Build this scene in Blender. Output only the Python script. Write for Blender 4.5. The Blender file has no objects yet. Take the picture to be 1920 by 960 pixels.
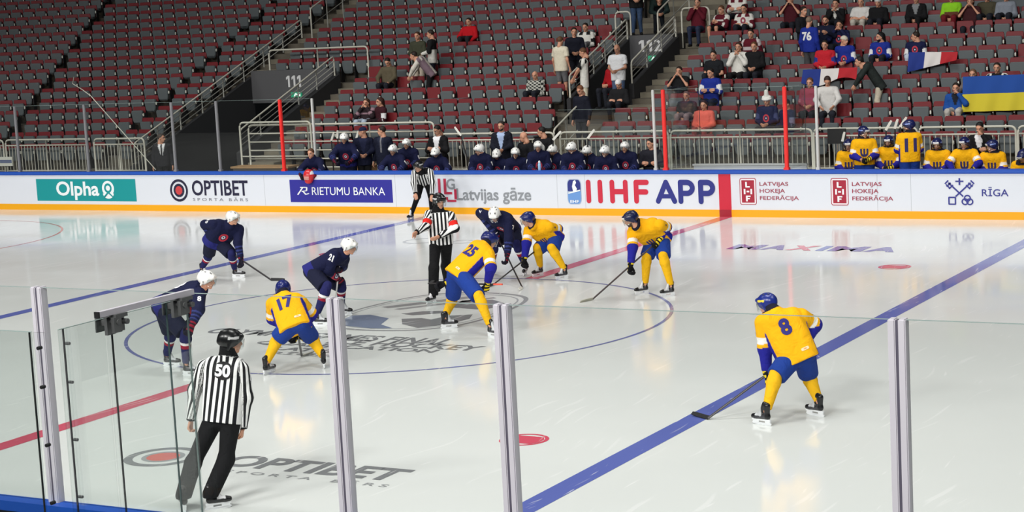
import bpy, bmesh, math, random
import numpy as np
from mathutils import Vector, Matrix, Euler
from mathutils.bvhtree import BVHTree
random.seed(7)
C = bpy.context.scene.collection
SC = bpy.context.scene
PI = math.pi
# ---------------------------------------------------------------- camera
cd = bpy.data.cameras.new('camera'); cam = bpy.data.objects.new('camera', cd); C.objects.link(cam)
cd.sensor_width = 36; cd.lens = 3550.86 * 36 / 1920; cd.clip_end = 400; cd.clip_start = .1
cam.location = (17.05387, -26.10282, 5.14669); cam.rotation_euler = (1.43738420, .05235978, .51055985)
SC.camera = cam
# ---------------------------------------------------------------- light
SC.view_settings.view_transform = 'Standard'; SC.view_settings.look = 'None'
SC.view_settings.exposure = 0.0; SC.view_settings.gamma = 1; SC.view_settings.use_curve_mapping = False
SC.cycles.max_bounces = 10; SC.cycles.transparent_max_bounces = 24
w = bpy.data.worlds.new('world'); SC.world = w; w.use_nodes = True
w.node_tree.nodes['Background'].inputs[0].default_value = (.75, .82, .9, 1)
w.node_tree.nodes['Background'].inputs[1].default_value = .045
def area(x, y, z, sx, sy, power, spread, tx=None, ty=None, tz=0, col=(1, .985, .96)):
    l = bpy.data.lights.new('arena_lamp', 'AREA'); l.shape = 'RECTANGLE'; l.size = sx; l.size_y = sy
    l.energy = power; l.spread = math.radians(spread); l.color = col
    o = bpy.data.objects.new('arena_lamp', l); C.objects.link(o); o.location = (x, y, z)
    d = Vector((x if tx is None else tx, y if ty is None else ty, tz)) - o.location
    o.rotation_euler = d.to_track_quat('-Z', 'Y').to_euler()
for lx in (-30, -18, -6, 6, 18):
    area(lx, -27, 15, 6, 1.6, 1300, 110, ty=-4)
    area(lx, -6, 15, 6, 1.6, 430, 120)
    area(lx, 8, 15, 6, 1.6, 400, 120)
for lx in (-12, 4):
    area(lx, 10, 17, 5, 2, 340, 100, ty=21, tz=3)
# ---------------------------------------------------------------- materials
def lin(c):
    r = [(v / 255 / 12.92 if v / 255 <= .04045 else ((v / 255 + .055) / 1.055) ** 2.4) for v in c[:3]]
    return r + [1]
MATS = {}
def mat(name, col, rough=.6, metal=0, spec=.5, emit=0, noise=0):
    if name in MATS: return MATS[name]
    m = bpy.data.materials.new(name); m.use_nodes = True; nt = m.node_tree; b = nt.nodes['Principled BSDF']
    b.inputs['Base Color'].default_value = lin(col); b.inputs['Roughness'].default_value = rough
    b.inputs['Metallic'].default_value = metal; b.inputs['Specular IOR Level'].default_value = spec
    if emit:
        b.inputs['Emission Color'].default_value = lin(col); b.inputs['Emission Strength'].default_value = emit
    if noise:
        tc = nt.nodes.new('ShaderNodeTexCoord'); n = nt.nodes.new('ShaderNodeTexNoise'); n.inputs['Scale'].default_value = noise; n.inputs['Detail'].default_value = 6
        mx = nt.nodes.new('ShaderNodeMix'); mx.data_type = 'RGBA'; c = lin(col)
        mx.inputs['A'].default_value = [v * .75 for v in c[:3]] + [1]; mx.inputs['B'].default_value = [min(1, v * 1.25) for v in c[:3]] + [1]
        nt.links.new(tc.outputs['Object'], n.inputs['Vector']); nt.links.new(n.outputs['Fac'], mx.inputs['Factor']); nt.links.new(mx.outputs['Result'], b.inputs['Base Color'])
    MATS[name] = m; return m
def ice_mat(name, col, scratch=True):
    m = bpy.data.materials.new(name); m.use_nodes = True; nt = m.node_tree; b = nt.nodes['Principled BSDF']; N = nt.nodes.new; L = nt.links.new
    b.inputs['IOR'].default_value = 1.31; b.inputs['Roughness'].default_value = .075
    geo = N('ShaderNodeNewGeometry')
    base = lin(col)
    big = N('ShaderNodeTexNoise'); big.inputs['Scale'].default_value = .35; big.inputs['Detail'].default_value = 4
    L(geo.outputs['Position'], big.inputs['Vector'])
    mx = N('ShaderNodeMix'); mx.data_type = 'RGBA'; mx.inputs['A'].default_value = [v * .96 for v in base[:3]] + [1]; mx.inputs['B'].default_value = [min(1, v * 1.03) for v in base[:3]] + [1]
    L(big.outputs['Fac'], mx.inputs['Factor']); out = mx.outputs['Result']
    rough = None
    for ang, sc, thr, k in ((.35, (1.5, .08, 1), .665, .4), (-.9, (1.3, .1, 1), .675, .4), (1.9, (1.2, .09, 1), .69, .3), (.1, (3.0, .3, 1), .68, .5)):
        mp = N('ShaderNodeMapping'); mp.inputs['Rotation'].default_value = (0, 0, ang); mp.inputs['Scale'].default_value = [s * 5 for s in sc]; mp.inputs['Location'].default_value = (ang * 7, thr * 31, 0)
        wob = N('ShaderNodeTexNoise'); wob.inputs['Scale'].default_value = .22; L(geo.outputs['Position'], wob.inputs['Vector'])
        ad = N('ShaderNodeVectorMath'); ad.operation = 'MULTIPLY_ADD'; ad.inputs[1].default_value = (2.0, 2.0, 0); L(wob.outputs['Color'], ad.inputs[0]); L(geo.outputs['Position'], ad.inputs[2])
        L(ad.outputs[0], mp.inputs['Vector'])
        n = N('ShaderNodeTexNoise'); n.inputs['Scale'].default_value = 1; n.inputs['Detail'].default_value = 2; L(mp.outputs[0], n.inputs['Vector'])
        mr = N('ShaderNodeMapRange'); mr.inputs['From Min'].default_value = thr; mr.inputs['From Max'].default_value = thr + .05; mr.inputs['To Max'].default_value = k; L(n.outputs['Fac'], mr.inputs['Value'])
        m2 = N('ShaderNodeMix'); m2.data_type = 'RGBA'; m2.inputs['B'].default_value = (.93, .93, .92, 1); L(out, m2.inputs['A']); L(mr.outputs[0], m2.inputs['Factor']); out = m2.outputs['Result']
    L(out, b.inputs['Base Color'])
    sn = N('ShaderNodeTexNoise'); sn.inputs['Scale'].default_value = .5; sn.inputs['Detail'].default_value = 3; L(geo.outputs['Position'], sn.inputs['Vector'])
    r2 = N('ShaderNodeMapRange'); r2.inputs['From Min'].default_value = .35; r2.inputs['From Max'].default_value = .75; r2.inputs['To Min'].default_value = .07; r2.inputs['To Max'].default_value = .2; L(sn.outputs['Fac'], r2.inputs['Value']); L(r2.outputs[0], b.inputs['Roughness'])
    MATS[name] = m; return m
def attr_mat(name, rough=.8, spec=.3, stripes=False, bump=0):
    m = bpy.data.materials.new(name); m.use_nodes = True; nt = m.node_tree; b = nt.nodes['Principled BSDF']; N = nt.nodes.new; L = nt.links.new
    a = N('ShaderNodeAttribute'); a.attribute_name = 'Col'; b.inputs['Roughness'].default_value = rough; b.inputs['Specular IOR Level'].default_value = spec
    out = a.outputs['Color']
    if stripes:
        s = N('ShaderNodeAttribute'); s.attribute_name = 'st'
        fr = N('ShaderNodeMath'); fr.operation = 'FRACT'; L(s.outputs['Fac'], fr.inputs[0])
        gt = N('ShaderNodeMath'); gt.operation = 'GREATER_THAN'; gt.inputs[1].default_value = .5; L(fr.outputs[0], gt.inputs[0])
        mx = N('ShaderNodeMix'); mx.data_type = 'RGBA'; mx.inputs['B'].default_value = (.012, .012, .014, 1); L(gt.outputs[0], mx.inputs['Factor']); L(out, mx.inputs['A']); out = mx.outputs['Result']
    L(out, b.inputs['Base Color'])
    if bump:
        g = N('ShaderNodeTexCoord'); n = N('ShaderNodeTexNoise'); n.inputs['Scale'].default_value = 7; n.inputs['Detail'].default_value = 3; n.inputs['Distortion'].default_value = 1
        bp = N('ShaderNodeBump'); bp.inputs['Strength'].default_value = bump; bp.inputs['Distance'].default_value = .05
        L(g.outputs['Object'], n.inputs['Vector']); L(n.outputs['Fac'], bp.inputs['Height']); L(bp.outputs[0], b.inputs['Normal'])
    MATS[name] = m; return m
attr_mat('cloth', .85, .2, bump=.55); attr_mat('striped_cloth', .85, .2, True, bump=.4); attr_mat('skin', .55, .4); attr_mat('hard_shell', .28, .5); attr_mat('hair', .6, .3)
def glass_mat(name, tint, k=1.6, rough=0.0):
    m = bpy.data.materials.new(name); m.use_nodes = True; nt = m.node_tree; nt.nodes.remove(nt.nodes['Principled BSDF']); N = nt.nodes.new; L = nt.links.new
    t = N('ShaderNodeBsdfTransparent'); t.inputs[0].default_value = (*tint, 1); g = N('ShaderNodeBsdfGlossy'); g.inputs['Roughness'].default_value = rough
    lw = N('ShaderNodeLayerWeight'); lw.inputs['Blend'].default_value = .5; p = N('ShaderNodeMath'); p.operation = 'POWER'; p.inputs[1].default_value = 5; L(lw.outputs['Facing'], p.inputs[0])
    f = N('ShaderNodeMath'); f.operation = 'MULTIPLY_ADD'; f.inputs[1].default_value = .96 - k; f.inputs[2].default_value = k; f.use_clamp = True; L(p.outputs[0], f.inputs[0]); mx = N('ShaderNodeMixShader')
    L(f.outputs[0], mx.inputs[0]); L(t.outputs[0], mx.inputs[1]); L(g.outputs[0], mx.inputs[2]); L(mx.outputs[0], nt.nodes['Material Output'].inputs[0])
    MATS[name] = m; return m
glass_mat('rink_glass', (.975, .985, .98), .035); glass_mat('enclosure_glass', (.93, .955, .945), .075); glass_mat('visor_glass', (.9, .92, .92), .04)
mat('concrete', (104, 98, 86), .9, noise=3); mat('dark_wall', (44, 44, 46), .85); mat('portal_grey', (84, 84, 86), .8); mat('walkway', (70, 68, 64), .9, noise=2)
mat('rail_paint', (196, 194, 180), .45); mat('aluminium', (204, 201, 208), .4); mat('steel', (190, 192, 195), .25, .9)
mat('black_rubber', (16, 16, 18), .6); mat('board_white', (222, 226, 234), .35); mat('board_yellow', (240, 168, 0), .4); mat('board_blue', (28, 82, 180), .45)
mat('seat_red', (116, 26, 33), .5); mat('seat_grey', (95, 102, 104), .45); mat('arm_white', (226, 226, 214), .4); mat('red_post', (232, 40, 36), .45)
mat('plywood', (176, 140, 98), .7, noise=4); mat('grey_board', (150, 152, 152), .7)
# ---------------------------------------------------------------- object helpers
def tag(o, label=None, cat=None, group=None, kind=None):
    if label: o['label'] = label
    if cat: o['category'] = cat
    if group: o['group'] = group
    if kind: o['kind'] = kind
    return o
def empty(name, loc=(0, 0, 0), rz=0, label=None, cat=None, group=None):
    o = bpy.data.objects.new(name, None); C.objects.link(o); o.location = loc; o.rotation_euler = (0, 0, rz); o.empty_display_size = .1
    return tag(o, label, cat, group)
def link(name, me, m=None, parent=None):
    o = bpy.data.objects.new(name, me); C.objects.link(o)
    if m is not None and not me.materials: me.materials.append(MATS[m] if isinstance(m, str) else m)
    if parent is not None: o.parent = parent
    return o
def mesh(name, bm, smooth=False):
    me = bpy.data.meshes.new(name); bm.normal_update(); bm.to_mesh(me); bm.free()
    if smooth: me.polygons.foreach_set('use_smooth', [True] * len(me.polygons))
    return me
def obj(name, bm, m, parent=None, smooth=False): return link(name, mesh(name, bm, smooth), m, parent)
def B(): return bmesh.new()
def box(bm, a, b, mat4=None):
    vs = [bm.verts.new((x, y, z)) for x in (a[0], b[0]) for y in (a[1], b[1]) for z in (a[2], b[2])]
    for f in ((0, 1, 3, 2), (4, 6, 7, 5), (0, 4, 5, 1), (2, 3, 7, 6), (0, 2, 6, 4), (1, 5, 7, 3)): bm.faces.new([vs[i] for i in f])
    if mat4 is not None: bmesh.ops.transform(bm, matrix=mat4, verts=vs)
    return vs
def poly(bm, pts): return bm.faces.new([bm.verts.new(p) for p in pts])
def prism(bm, pts, d):
    """closed outline pts extruded by vector d"""
    d = Vector(d); a = [bm.verts.new(p) for p in pts]; b = [bm.verts.new(Vector(p) + d) for p in pts]
    bm.faces.new(a[::-1]); bm.faces.new(b); n = len(a)
    for i in range(n): bm.faces.new((a[i], a[(i + 1) % n], b[(i + 1) % n], b[i]))
def tube(bm, pts, r, n=8, cap=True):
    pts = [Vector(p) for p in pts]; rs = r if isinstance(r, (list, tuple)) else [r] * len(pts); rings = []
    for i, p in enumerate(pts):
        d = (pts[min(i + 1, len(pts) - 1)] - pts[max(i - 1, 0)]).normalized()
        s = d.cross(Vector((0, 0, 1)) if abs(d.z) < .95 else Vector((1, 0, 0))).normalized(); t = s.cross(d)
        rings.append([bm.verts.new(p + (s * math.cos(2 * PI * k / n) + t * math.sin(2 * PI * k / n)) * rs[i]) for k in range(n)])
    for a, b in zip(rings, rings[1:]):
        for k in range(n): bm.faces.new((a[k], a[(k + 1) % n], b[(k + 1) % n], b[k]))
    if cap: bm.faces.new(rings[0]); bm.faces.new(rings[-1][::-1])
def bend(pts, r, seg=5):
    """round the corners of a polyline"""
    P = [Vector(p) for p in pts]; out = [P[0]]
    for a, b, c in zip(P, P[1:], P[2:]):
        u = (a - b).normalized() * r; v = (c - b).normalized() * r
        for i in range(seg + 1):
            t = i / seg; out.append(b + u * (1 - t) ** 2 + v * t ** 2)
    return out + [P[-1]]
# ---------------------------------------------------------------- lettering
TXT = {}
def text_raw(s, off=0.0, cut=0):
    key = (s, off, cut)
    if key in TXT: return TXT[key]
    cu = bpy.data.curves.new('t', 'FONT'); cu.body = s; cu.offset = off; cu.resolution_u = 4; cu.fill_mode = 'FRONT'
    o = bpy.data.objects.new('t', cu); C.objects.link(o); dg = bpy.context.evaluated_depsgraph_get(); dg.update()
    me = bpy.data.meshes.new_from_object(o.evaluated_get(dg)); bpy.data.objects.remove(o)
    bm = B(); bm.from_mesh(me); bmesh.ops.remove_doubles(bm, verts=bm.verts, dist=1e-5); bmesh.ops.triangulate(bm, faces=bm.faces)
    for i in range(cut):
        es = [e for e in bm.edges if e.calc_length() > .12]
        if es: bmesh.ops.subdivide_edges(bm, edges=es, cuts=1, use_grid_fill=False); bmesh.ops.triangulate(bm, faces=bm.faces)
    vs = np.array([v.co[:2] for v in bm.verts]); fs = [[v.index for v in f.verts] for f in bm.faces]; bm.verts.index_update(); fs = [[v.index for v in f.verts] for f in bm.faces]
    bm.free(); lo = vs.min(0); hi = vs.max(0); asp = (hi[0] - lo[0]) / (hi[1] - lo[1]); vs = (vs - lo) / (hi - lo)
    TXT[key] = (vs, fs, asp); return TXT[key]
def text_obj(name, s, fn, m, parent, off=0.0, shear=0):
    """fn maps (u, v) in the unit box of the word to a point"""
    vs, fs, asp = text_raw(s, off)
    me = bpy.data.meshes.new(name); me.from_pydata([fn(u + shear * v, v) for u, v in vs], [], fs); me.update()
    return link(name, me, m, parent)
# ---------------------------------------------------------------- signed distance modelling (bodies, clothing, helmets)
V = lambda *a: np.array(a, float)
def cone(a, b, ra, rb=None): return ('c', np.array(a, float), np.array(b, float), ra, ra if rb is None else rb)
def ell(c, r, R=None): return ('e', np.array(c, float), np.array(r, float), np.eye(3) if R is None else R)
def pdist(p, X):
    if p[0] == 'c':
        a, b, ra, rb = p[1:]; ab = b - a; L = max(ab @ ab, 1e-9); t = np.clip(((X - a) @ ab) / L, 0, 1)
        return np.linalg.norm(X - a - t[..., None] * ab, axis=-1) - (ra + (rb - ra) * t), t
    c, r, R = p[1:]; q = (X - c) @ R; k = np.linalg.norm(q / r, axis=-1); k2 = np.linalg.norm(q / (r * r), axis=-1)
    return k * (k - 1) / np.maximum(k2, 1e-9), k
def pbounds(p):
    if p[0] == 'c':
        m = max(p[3], p[4]); return np.minimum(p[1], p[2]) - m, np.maximum(p[1], p[2]) + m
    m = max(p[2]); return p[1] - m, p[1] + m
def surface(groups, h, k=.03):
    """groups: list of (prims, [(point, normal) cuts]); union of smooth-unioned groups -> verts, quads"""
    ps = [p for g in groups for p in g[0]]
    lo = np.min([pbounds(p)[0] for p in ps], 0) - 3 * h; hi = np.max([pbounds(p)[1] for p in ps], 0) + 3 * h
    n = np.ceil((hi - lo) / h).astype(int) + 1
    ax = [lo[i] + h * np.arange(n[i]) for i in range(3)]
    D = np.full(n, 1.0, np.float32)
    for prims, cuts in groups:
        G = np.full(n, 1.0, np.float32); blo = np.full(3, 10 ** 6); bhi = np.zeros(3, int)
        for p in prims:
            a, b = pbounds(p); i0 = np.maximum(((a - lo) / h - k / h - 3).astype(int), 0); i1 = np.minimum(((b - lo) / h + k / h + 4).astype(int), n)
            blo = np.minimum(blo, i0); bhi = np.maximum(bhi, i1); sl = tuple(slice(i0[i], i1[i]) for i in range(3))
            X = np.stack(np.meshgrid(*[ax[i][sl[i]] for i in range(3)], indexing='ij'), -1)
            d = pdist(p, X)[0].astype(np.float32); g = G[sl]
            hh = np.maximum(k - np.abs(g - d), 0) / max(k, 1e-6); G[sl] = np.minimum(g, d) - hh * hh * k * .25
        sl = tuple(slice(blo[i], bhi[i]) for i in range(3))
        X = np.stack(np.meshgrid(*[ax[i][sl[i]] for i in range(3)], indexing='ij'), -1); g = G[sl]
        for pt, nr in cuts: g = np.maximum(g, ((X - pt) @ (np.array(nr, float) / np.linalg.norm(nr))).astype(np.float32))
        D[sl] = np.minimum(D[sl], g)
    S = D < 0; c = np.zeros([m - 1 for m in n], np.int8)
    offs = [(i, j, l) for i in (0, 1) for j in (0, 1) for l in (0, 1)]
    sub = lambda A, o: A[o[0]:A.shape[0] - 1 + o[0], o[1]:A.shape[1] - 1 + o[1], o[2]:A.shape[2] - 1 + o[2]]
    for o in offs: c += sub(S, o)
    act = (c > 0) & (c < 8); ijk = np.argwhere(act); idx = np.full(c.shape, -1, np.int32); idx[act] = np.arange(len(ijk))
    acc = np.zeros((len(ijk), 3)); cnt = np.zeros(len(ijk))
    val = {o: D[ijk[:, 0] + o[0], ijk[:, 1] + o[1], ijk[:, 2] + o[2]] for o in offs}
    for o in offs:
        for d in range(3):
            if o[d]: continue
            o2 = list(o); o2[d] = 1; o2 = tuple(o2); va, vb = val[o], val[o2]; m = (va < 0) != (vb < 0)
            t = va[m] / (va[m] - vb[m]); q = np.tile(np.array(o, float), (m.sum(), 1)); q[:, d] += t; acc[m] += q; cnt[m] += 1
    vs = lo + h * (ijk + acc / cnt[:, None]); fs = []
    for d in range(3):
        e, f = (d + 1) % 3, (d + 2) % 3
        a = S.take(range(0, n[d] - 1), d); b = S.take(range(1, n[d]), d); pts = np.argwhere(a != b)
        pts = pts[(pts[:, e] > 0) & (pts[:, f] > 0) & (pts[:, e] < n[e] - 1) & (pts[:, f] < n[f] - 1)]
        if not len(pts): continue
        def ci(de, df):
            q = pts.copy(); q[:, e] += de; q[:, f] += df; return idx[q[:, 0], q[:, 1], q[:, 2]]
        Q = np.stack([ci(-1, -1), ci(0, -1), ci(0, 0), ci(-1, 0)], 1); ins = a[pts[:, 0], pts[:, 1], pts[:, 2]]
        Q[~ins] = Q[~ins][:, ::-1]; fs.append(Q)
    return vs, np.concatenate(fs)
def raw_mesh(name, vs, fs, col=None, st=None, smooth=True):
    me = bpy.data.meshes.new(name); nv, nf = len(vs), len(fs)
    me.vertices.add(nv); me.vertices.foreach_set('co', np.ascontiguousarray(vs, np.float32).ravel())
    me.loops.add(nf * 4); me.loops.foreach_set('vertex_index', np.ascontiguousarray(fs, np.int32).ravel())
    me.polygons.add(nf); me.polygons.foreach_set('loop_start', np.arange(nf, dtype=np.int32) * 4)
    me.polygons.foreach_set('use_smooth', np.full(nf, smooth))
    me.update(calc_edges=True)
    if col is not None:
        a = me.color_attributes.new('Col', 'FLOAT_COLOR', 'POINT'); c = np.ones((nv, 4), np.float32); c[:, :3] = col; a.data.foreach_set('color', c.ravel())
    if st is not None:
        a = me.attributes.new('st', 'FLOAT', 'POINT'); a.data.foreach_set('value', np.ascontiguousarray(st, np.float32))
    return me
L3 = lambda c: np.array(lin(c)[:3])
def nearest(prims, X):
    """index of the nearest primitive and its parameter for each vertex"""
    bd = np.full(len(X), 9.0); bi = np.zeros(len(X), int); bt = np.zeros(len(X))
    for i, p in enumerate(prims):
        d, t = pdist(p, X); m = d < bd; bd[m] = d[m]; bi[m] = i; bt[m] = t[m]
    return bi, bt
# ---------------------------------------------------------------- shared pieces of people (local frames, +Y forward, +Z up)
SKIN = L3((205, 150, 122))
def head_piece(h):
    pr = [ell((0, -.012, .03), (.076, .096, .092)), ell((0, .02, -.045), (.058, .072, .072)), cone((0, .088, .018), (0, .108, -.02), .011, .016),
          ell((.078, -.008, -.01), (.012, .02, .03)), ell((-.078, -.008, -.01), (.012, .02, .03)), cone((-.035, .078, .035), (.035, .078, .035), .014),
          cone((-.018, .088, -.058), (.018, .088, -.058), .012), ell((0, .07, -.098), (.025, .022, .02)), cone((0, -.025, -.06), (0, -.04, -.15), .056, .062)]
    vs, fs = surface([(pr, [])], h, .025); col = np.tile(SKIN, (len(vs), 1)); x, y, z = vs.T
    for s in (-1, 1):
        e = np.hypot((x - s * .031) / .015, (z - .008) / .008); m = (e < 1) & (y > .05); col[m] = (.7, .7, .68)
        m = (np.hypot(x - s * .031, z - .008) < .0075) & (y > .05); col[m] = (.03, .02, .015)
        m = (abs(x - s * .032) < .02) & (abs(z - .031) < .006) & (y > .05); col[m] = (.06, .035, .02)
    m = (abs(x) < .024) & (abs(z + .058) < .006) & (y > .05); col[m] = (.28, .08, .07)
    return vs, fs, col
HEADS = {h: head_piece(h) for h in (.0065, .011)}
def hand_piece(h, curl):
    pr = [cone((-.02, .02, 0), (-.026, .085, 0), .017), cone((.02, .02, 0), (.026, .085, 0), .017), cone((0, .0, 0), (0, .085, 0), .02)]
    for x, l in ((-.032, .06), (-.011, .075), (.011, .08), (.032, .07)):
        p = V(x, .088, 0); a = 0
        for k, f in enumerate((.42, .32, .26)):
            a += curl; q = p + V(x * .12, math.cos(a), -math.sin(a)) * l * f; pr.append(cone(p, q, .0105 - .001 * k, .0098 - .001 * k)); p = q
    pr += [cone((.03, .025, -.004), (.058, .06, -.014), .015, .012), cone((.058, .06, -.014), (.05 + .016 * (1 - curl), .095, -.03), .011, .009), cone((0, -.03, 0), (0, .01, 0), .026, .024)]
    vs, fs = surface([(pr, [])], h, .008); return vs, fs
HANDS = {(h, c): hand_piece(h, a) for h in (.005, .008) for c, a in (('open', .28), ('grip', .85))}
def glove_piece():
    g = 1.28; pr = [cone(V(-.02, .02, 0) * g, V(-.028, .085, 0) * g, .024), cone(V(.02, .02, 0) * g, V(.028, .085, 0) * g, .024), cone((0, 0, 0), V(0, .085, 0) * g, .03)]
    for x, l in ((-.034, .066), (-.012, .08), (.012, .084), (.034, .075)):
        p = V(x, .088, 0) * g; a = 0
        for k, f in enumerate((.42, .32, .26)):
            a += .85; q = p + V(x * .1, math.cos(a), -math.sin(a)) * l * f * g; pr.append(cone(p, q, .0185, .0175)); p = q
    pr += [cone(V(.03, .02, -.004) * g, V(.062, .06, -.02) * g, .024, .02), cone(V(.062, .06, -.02) * g, V(.045, .09, -.05) * g, .019, .017)]
    cuff = [cone((0, -.13, 0), (0, -.01, 0), .066, .05)]
    vs, fs = surface([(pr, []), (cuff, [((0, -.12, 0), (0, -1, 0))])], .008, .012); return vs, fs
GLOVE = glove_piece()
def glove_mesh(c1, c2, c3):
    vs, fs = GLOVE; col = np.tile(L3(c1), (len(vs), 1)); y = vs[:, 1]; z = vs[:, 2]
    m = (z > .012) & (np.sin(y * 95) > .1); col[m] = L3(c2); m = (y < -.02) & (np.abs(vs[:, 0]) < .04); col[m] = L3(c2); m = (y < -.095); col[m] = L3(c3)
    return raw_mesh('glove', vs, fs, col)
def skate_piece():
    pr = [cone((0, -.085, .108), (0, .1, .098), .038, .034), cone((0, .1, .098), (0, .15, .096), .036, .03), cone((0, -.072, .12), (0, -.08, .235), .037, .044), cone((0, .035, .125), (0, -.04, .255), .03, .034)]
    vs, fs = surface([(pr, [((0, 0, .07), (0, 0, -1))])], .009, .02); vs[:, 0] *= .9; vs[:, 1] *= .92; return vs, fs
SKATE = skate_piece()
def skate_meshes(toe, side):
    vs, fs = SKATE; col = np.tile(L3((22, 22, 24)), (len(vs), 1)); x, y, z = vs.T
    col[(y < .09) & (y > -.06) & (z < .17) & (np.abs(x) > .026)] = L3(side); col[(y > .0) & (y < .09) & (np.abs(x) < .034) & (z > .11)] = L3(toe)
    return raw_mesh('skate', vs, fs, col)
def blade_mesh():
    bm = B()
    box(bm, (-.013, -.12, .052), (.013, .15, .075)); box(bm, (-.010, -.115, .026), (.010, -.04, .055)); box(bm, (-.010, .05, .026), (.010, .14, .055)); box(bm, (-.007, -.125, .02), (.007, .15, .03))
    prism(bm, [(-.002, -.135, .021), (-.002, -.12, .003), (-.002, -.05, 0), (-.002, .08, 0), (-.002, .14, .006), (-.002, .16, .022)], (.004, 0, 0))
    me = mesh('blade', bm); me.materials.append(mat('blade_white', (228, 230, 232), .35)); return me
BLADE = blade_mesh()
def shoe_piece():
    pr = [cone((0, -.07, .04), (0, .1, .036), .042, .04), cone((0, .1, .036), (0, .15, .034), .04, .032), cone((0, -.05, .05), (0, -.06, .12), .042, .045)]
    return surface([(pr, [((0, 0, 0), (0, 0, -1))])], .014, .02)
SHOE = shoe_piece()
def helmet_piece():
    out = [ell((0, -.014, .03), (.113, .138, .116)), cone((-.055, .095, .07), (.055, .095, .07), .026), cone((0, -.125, .0), (0, -.105, .1), .034, .022), cone((.098, -.03, .0), (.094, -.05, -.07), .015), cone((-.098, -.03, .0), (-.094, -.05, -.07), .015)]
    vs, fs = surface([(out, [((0, .1, .028), (0, .85, -1)), ((0, 0, -.09), (0, 0, -1))])], .0075, .02); return vs, fs
HELM = helmet_piece()
def helmet_mesh(c, c2=None, decal=None):
    vs, fs = HELM; col = np.tile(L3(c), (len(vs), 1)); x, y, z = vs.T
    for px, py in ((.045, .05), (-.045, .05), (.06, -.03), (-.06, -.03), (.03, -.085), (-.03, -.085)):
        col[(np.abs(x - px) < .008) & (np.abs(y - py) < .016) & (z > .09)] = (.02, .02, .02)
    for s in (-1, 1): col[(np.hypot(y + .02, z + .015) < .014) & (x * s > .06)] = L3(c) * .35
    if c2 is not None: col[(y > .06) & (z > .03) & (z < .085) & (np.abs(x) < .062)] = L3(c2)
    if decal is not None: col[(np.abs(x) > .07) & (np.abs(z - .055 - .1 * y) < .013) & (np.abs(y) < .06)] = L3(decal)
    return raw_mesh('helmet', vs, fs, col)
def visor_mesh():
    bm = B(); rows = []
    for r in (.138, .134):
        for z in (-.055, .04):
            rows.append([bm.verts.new((r * .86 * math.sin(a), -.012 + r * 1.1 * math.cos(a), z - (.018 * abs(math.sin(a)) if z < 0 else 0))) for a in np.linspace(-1.25, 1.25, 19)])
    for a, b in ((rows[0], rows[1]), (rows[3], rows[2]), (rows[1], rows[3]), (rows[2], rows[0])):
        for i in range(18): bm.faces.new((a[i], a[i + 1], b[i + 1], b[i]))
    me = mesh('visor', bm, True); me.materials.append(MATS['visor_glass']); return me
VISOR = visor_mesh()
def hair_piece(style):
    pr = [ell((0, -.02, .04), (.086, .102, .094))]; cuts = [((0, .06, .1), (0, 1, -.6))]
    if style == 'short': cuts.append(((0, -.05, -.045), (0, .6, -1)))
    else: pr += [cone((0, -.07, .02), (0, -.085, -.2), .085, .06), cone((.07, -.03, 0), (.075, -.03, -.19), .035, .03), cone((-.07, -.03, 0), (-.075, -.03, -.19), .035, .03)]
    return surface([(pr, cuts)], .011, .03)
HAIRS = {s: hair_piece(s) for s in ('short', 'long')}
def cap_piece():
    pr = [ell((0, -.015, .04), (.09, .108, .092))]; vs, fs = surface([(pr, [((0, 0, .03), (0, 0, -1))]), ([ell((0, .12, .038), (.075, .075, .02))], [((0, .05, 0), (0, -1, 0)), ((0, 0, .045), (0, .15, 1)), ((0, 0, .03), (0, 0, -1))])], .009, .02); return vs, fs
CAP = cap_piece()
def tallhat_piece():
    return surface([([ell((0, -.01, .05), (.13, .14, .045)), cone((0, -.01, .05), (0, -.01, .24), .075, .05), cone((-.06, -.01, .08), (.06, -.01, .08), .06)], [((0, 0, .02), (0, 0, -1))])], .012, .02)
TALLHAT = tallhat_piece()
CACHE = {}
def cached(key, f):
    if key not in CACHE: CACHE[key] = f()
    return CACHE[key]
def frame(yaw, pitch=0, roll=0):
    a, p = math.radians(yaw), math.radians(pitch); f = V(math.cos(a) * math.cos(p), math.sin(a) * math.cos(p), -math.sin(p)); r = V(math.sin(a), -math.cos(a), 0); u = np.cross(r, f)
    c, s = math.cos(math.radians(roll)), math.sin(math.radians(roll)); r, u = r * c + u * s, u * c - r * s
    return np.stack([r, f, u], 1)
def m4(R, p):
    M = Matrix.Identity(4)
    for i in range(3):
        for j in range(3): M[i][j] = R[i, j]
        M[i][3] = p[i]
    return M
def along(a, b, palm):
    """frame with +Y from a to b and -Z towards palm"""
    y = (b - a) / np.linalg.norm(b - a); z = -(palm - (palm @ y) * y); n = np.linalg.norm(z)
    if n < 1e-4: z = V(0, 0, 1) - y[2] * y; n = np.linalg.norm(z)
    z = z / n; x = np.cross(y, z); return np.stack([x, y, z], 1)
nrm = lambda v: v / np.linalg.norm(v)
def merge(parts):
    vs = []; fs = []; cs = []; n = 0
    for v, f, c in parts: vs.append(v); fs.append(f + n); cs.append(c); n += len(v)
    return np.concatenate(vs), np.concatenate(fs), np.concatenate(cs)
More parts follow.
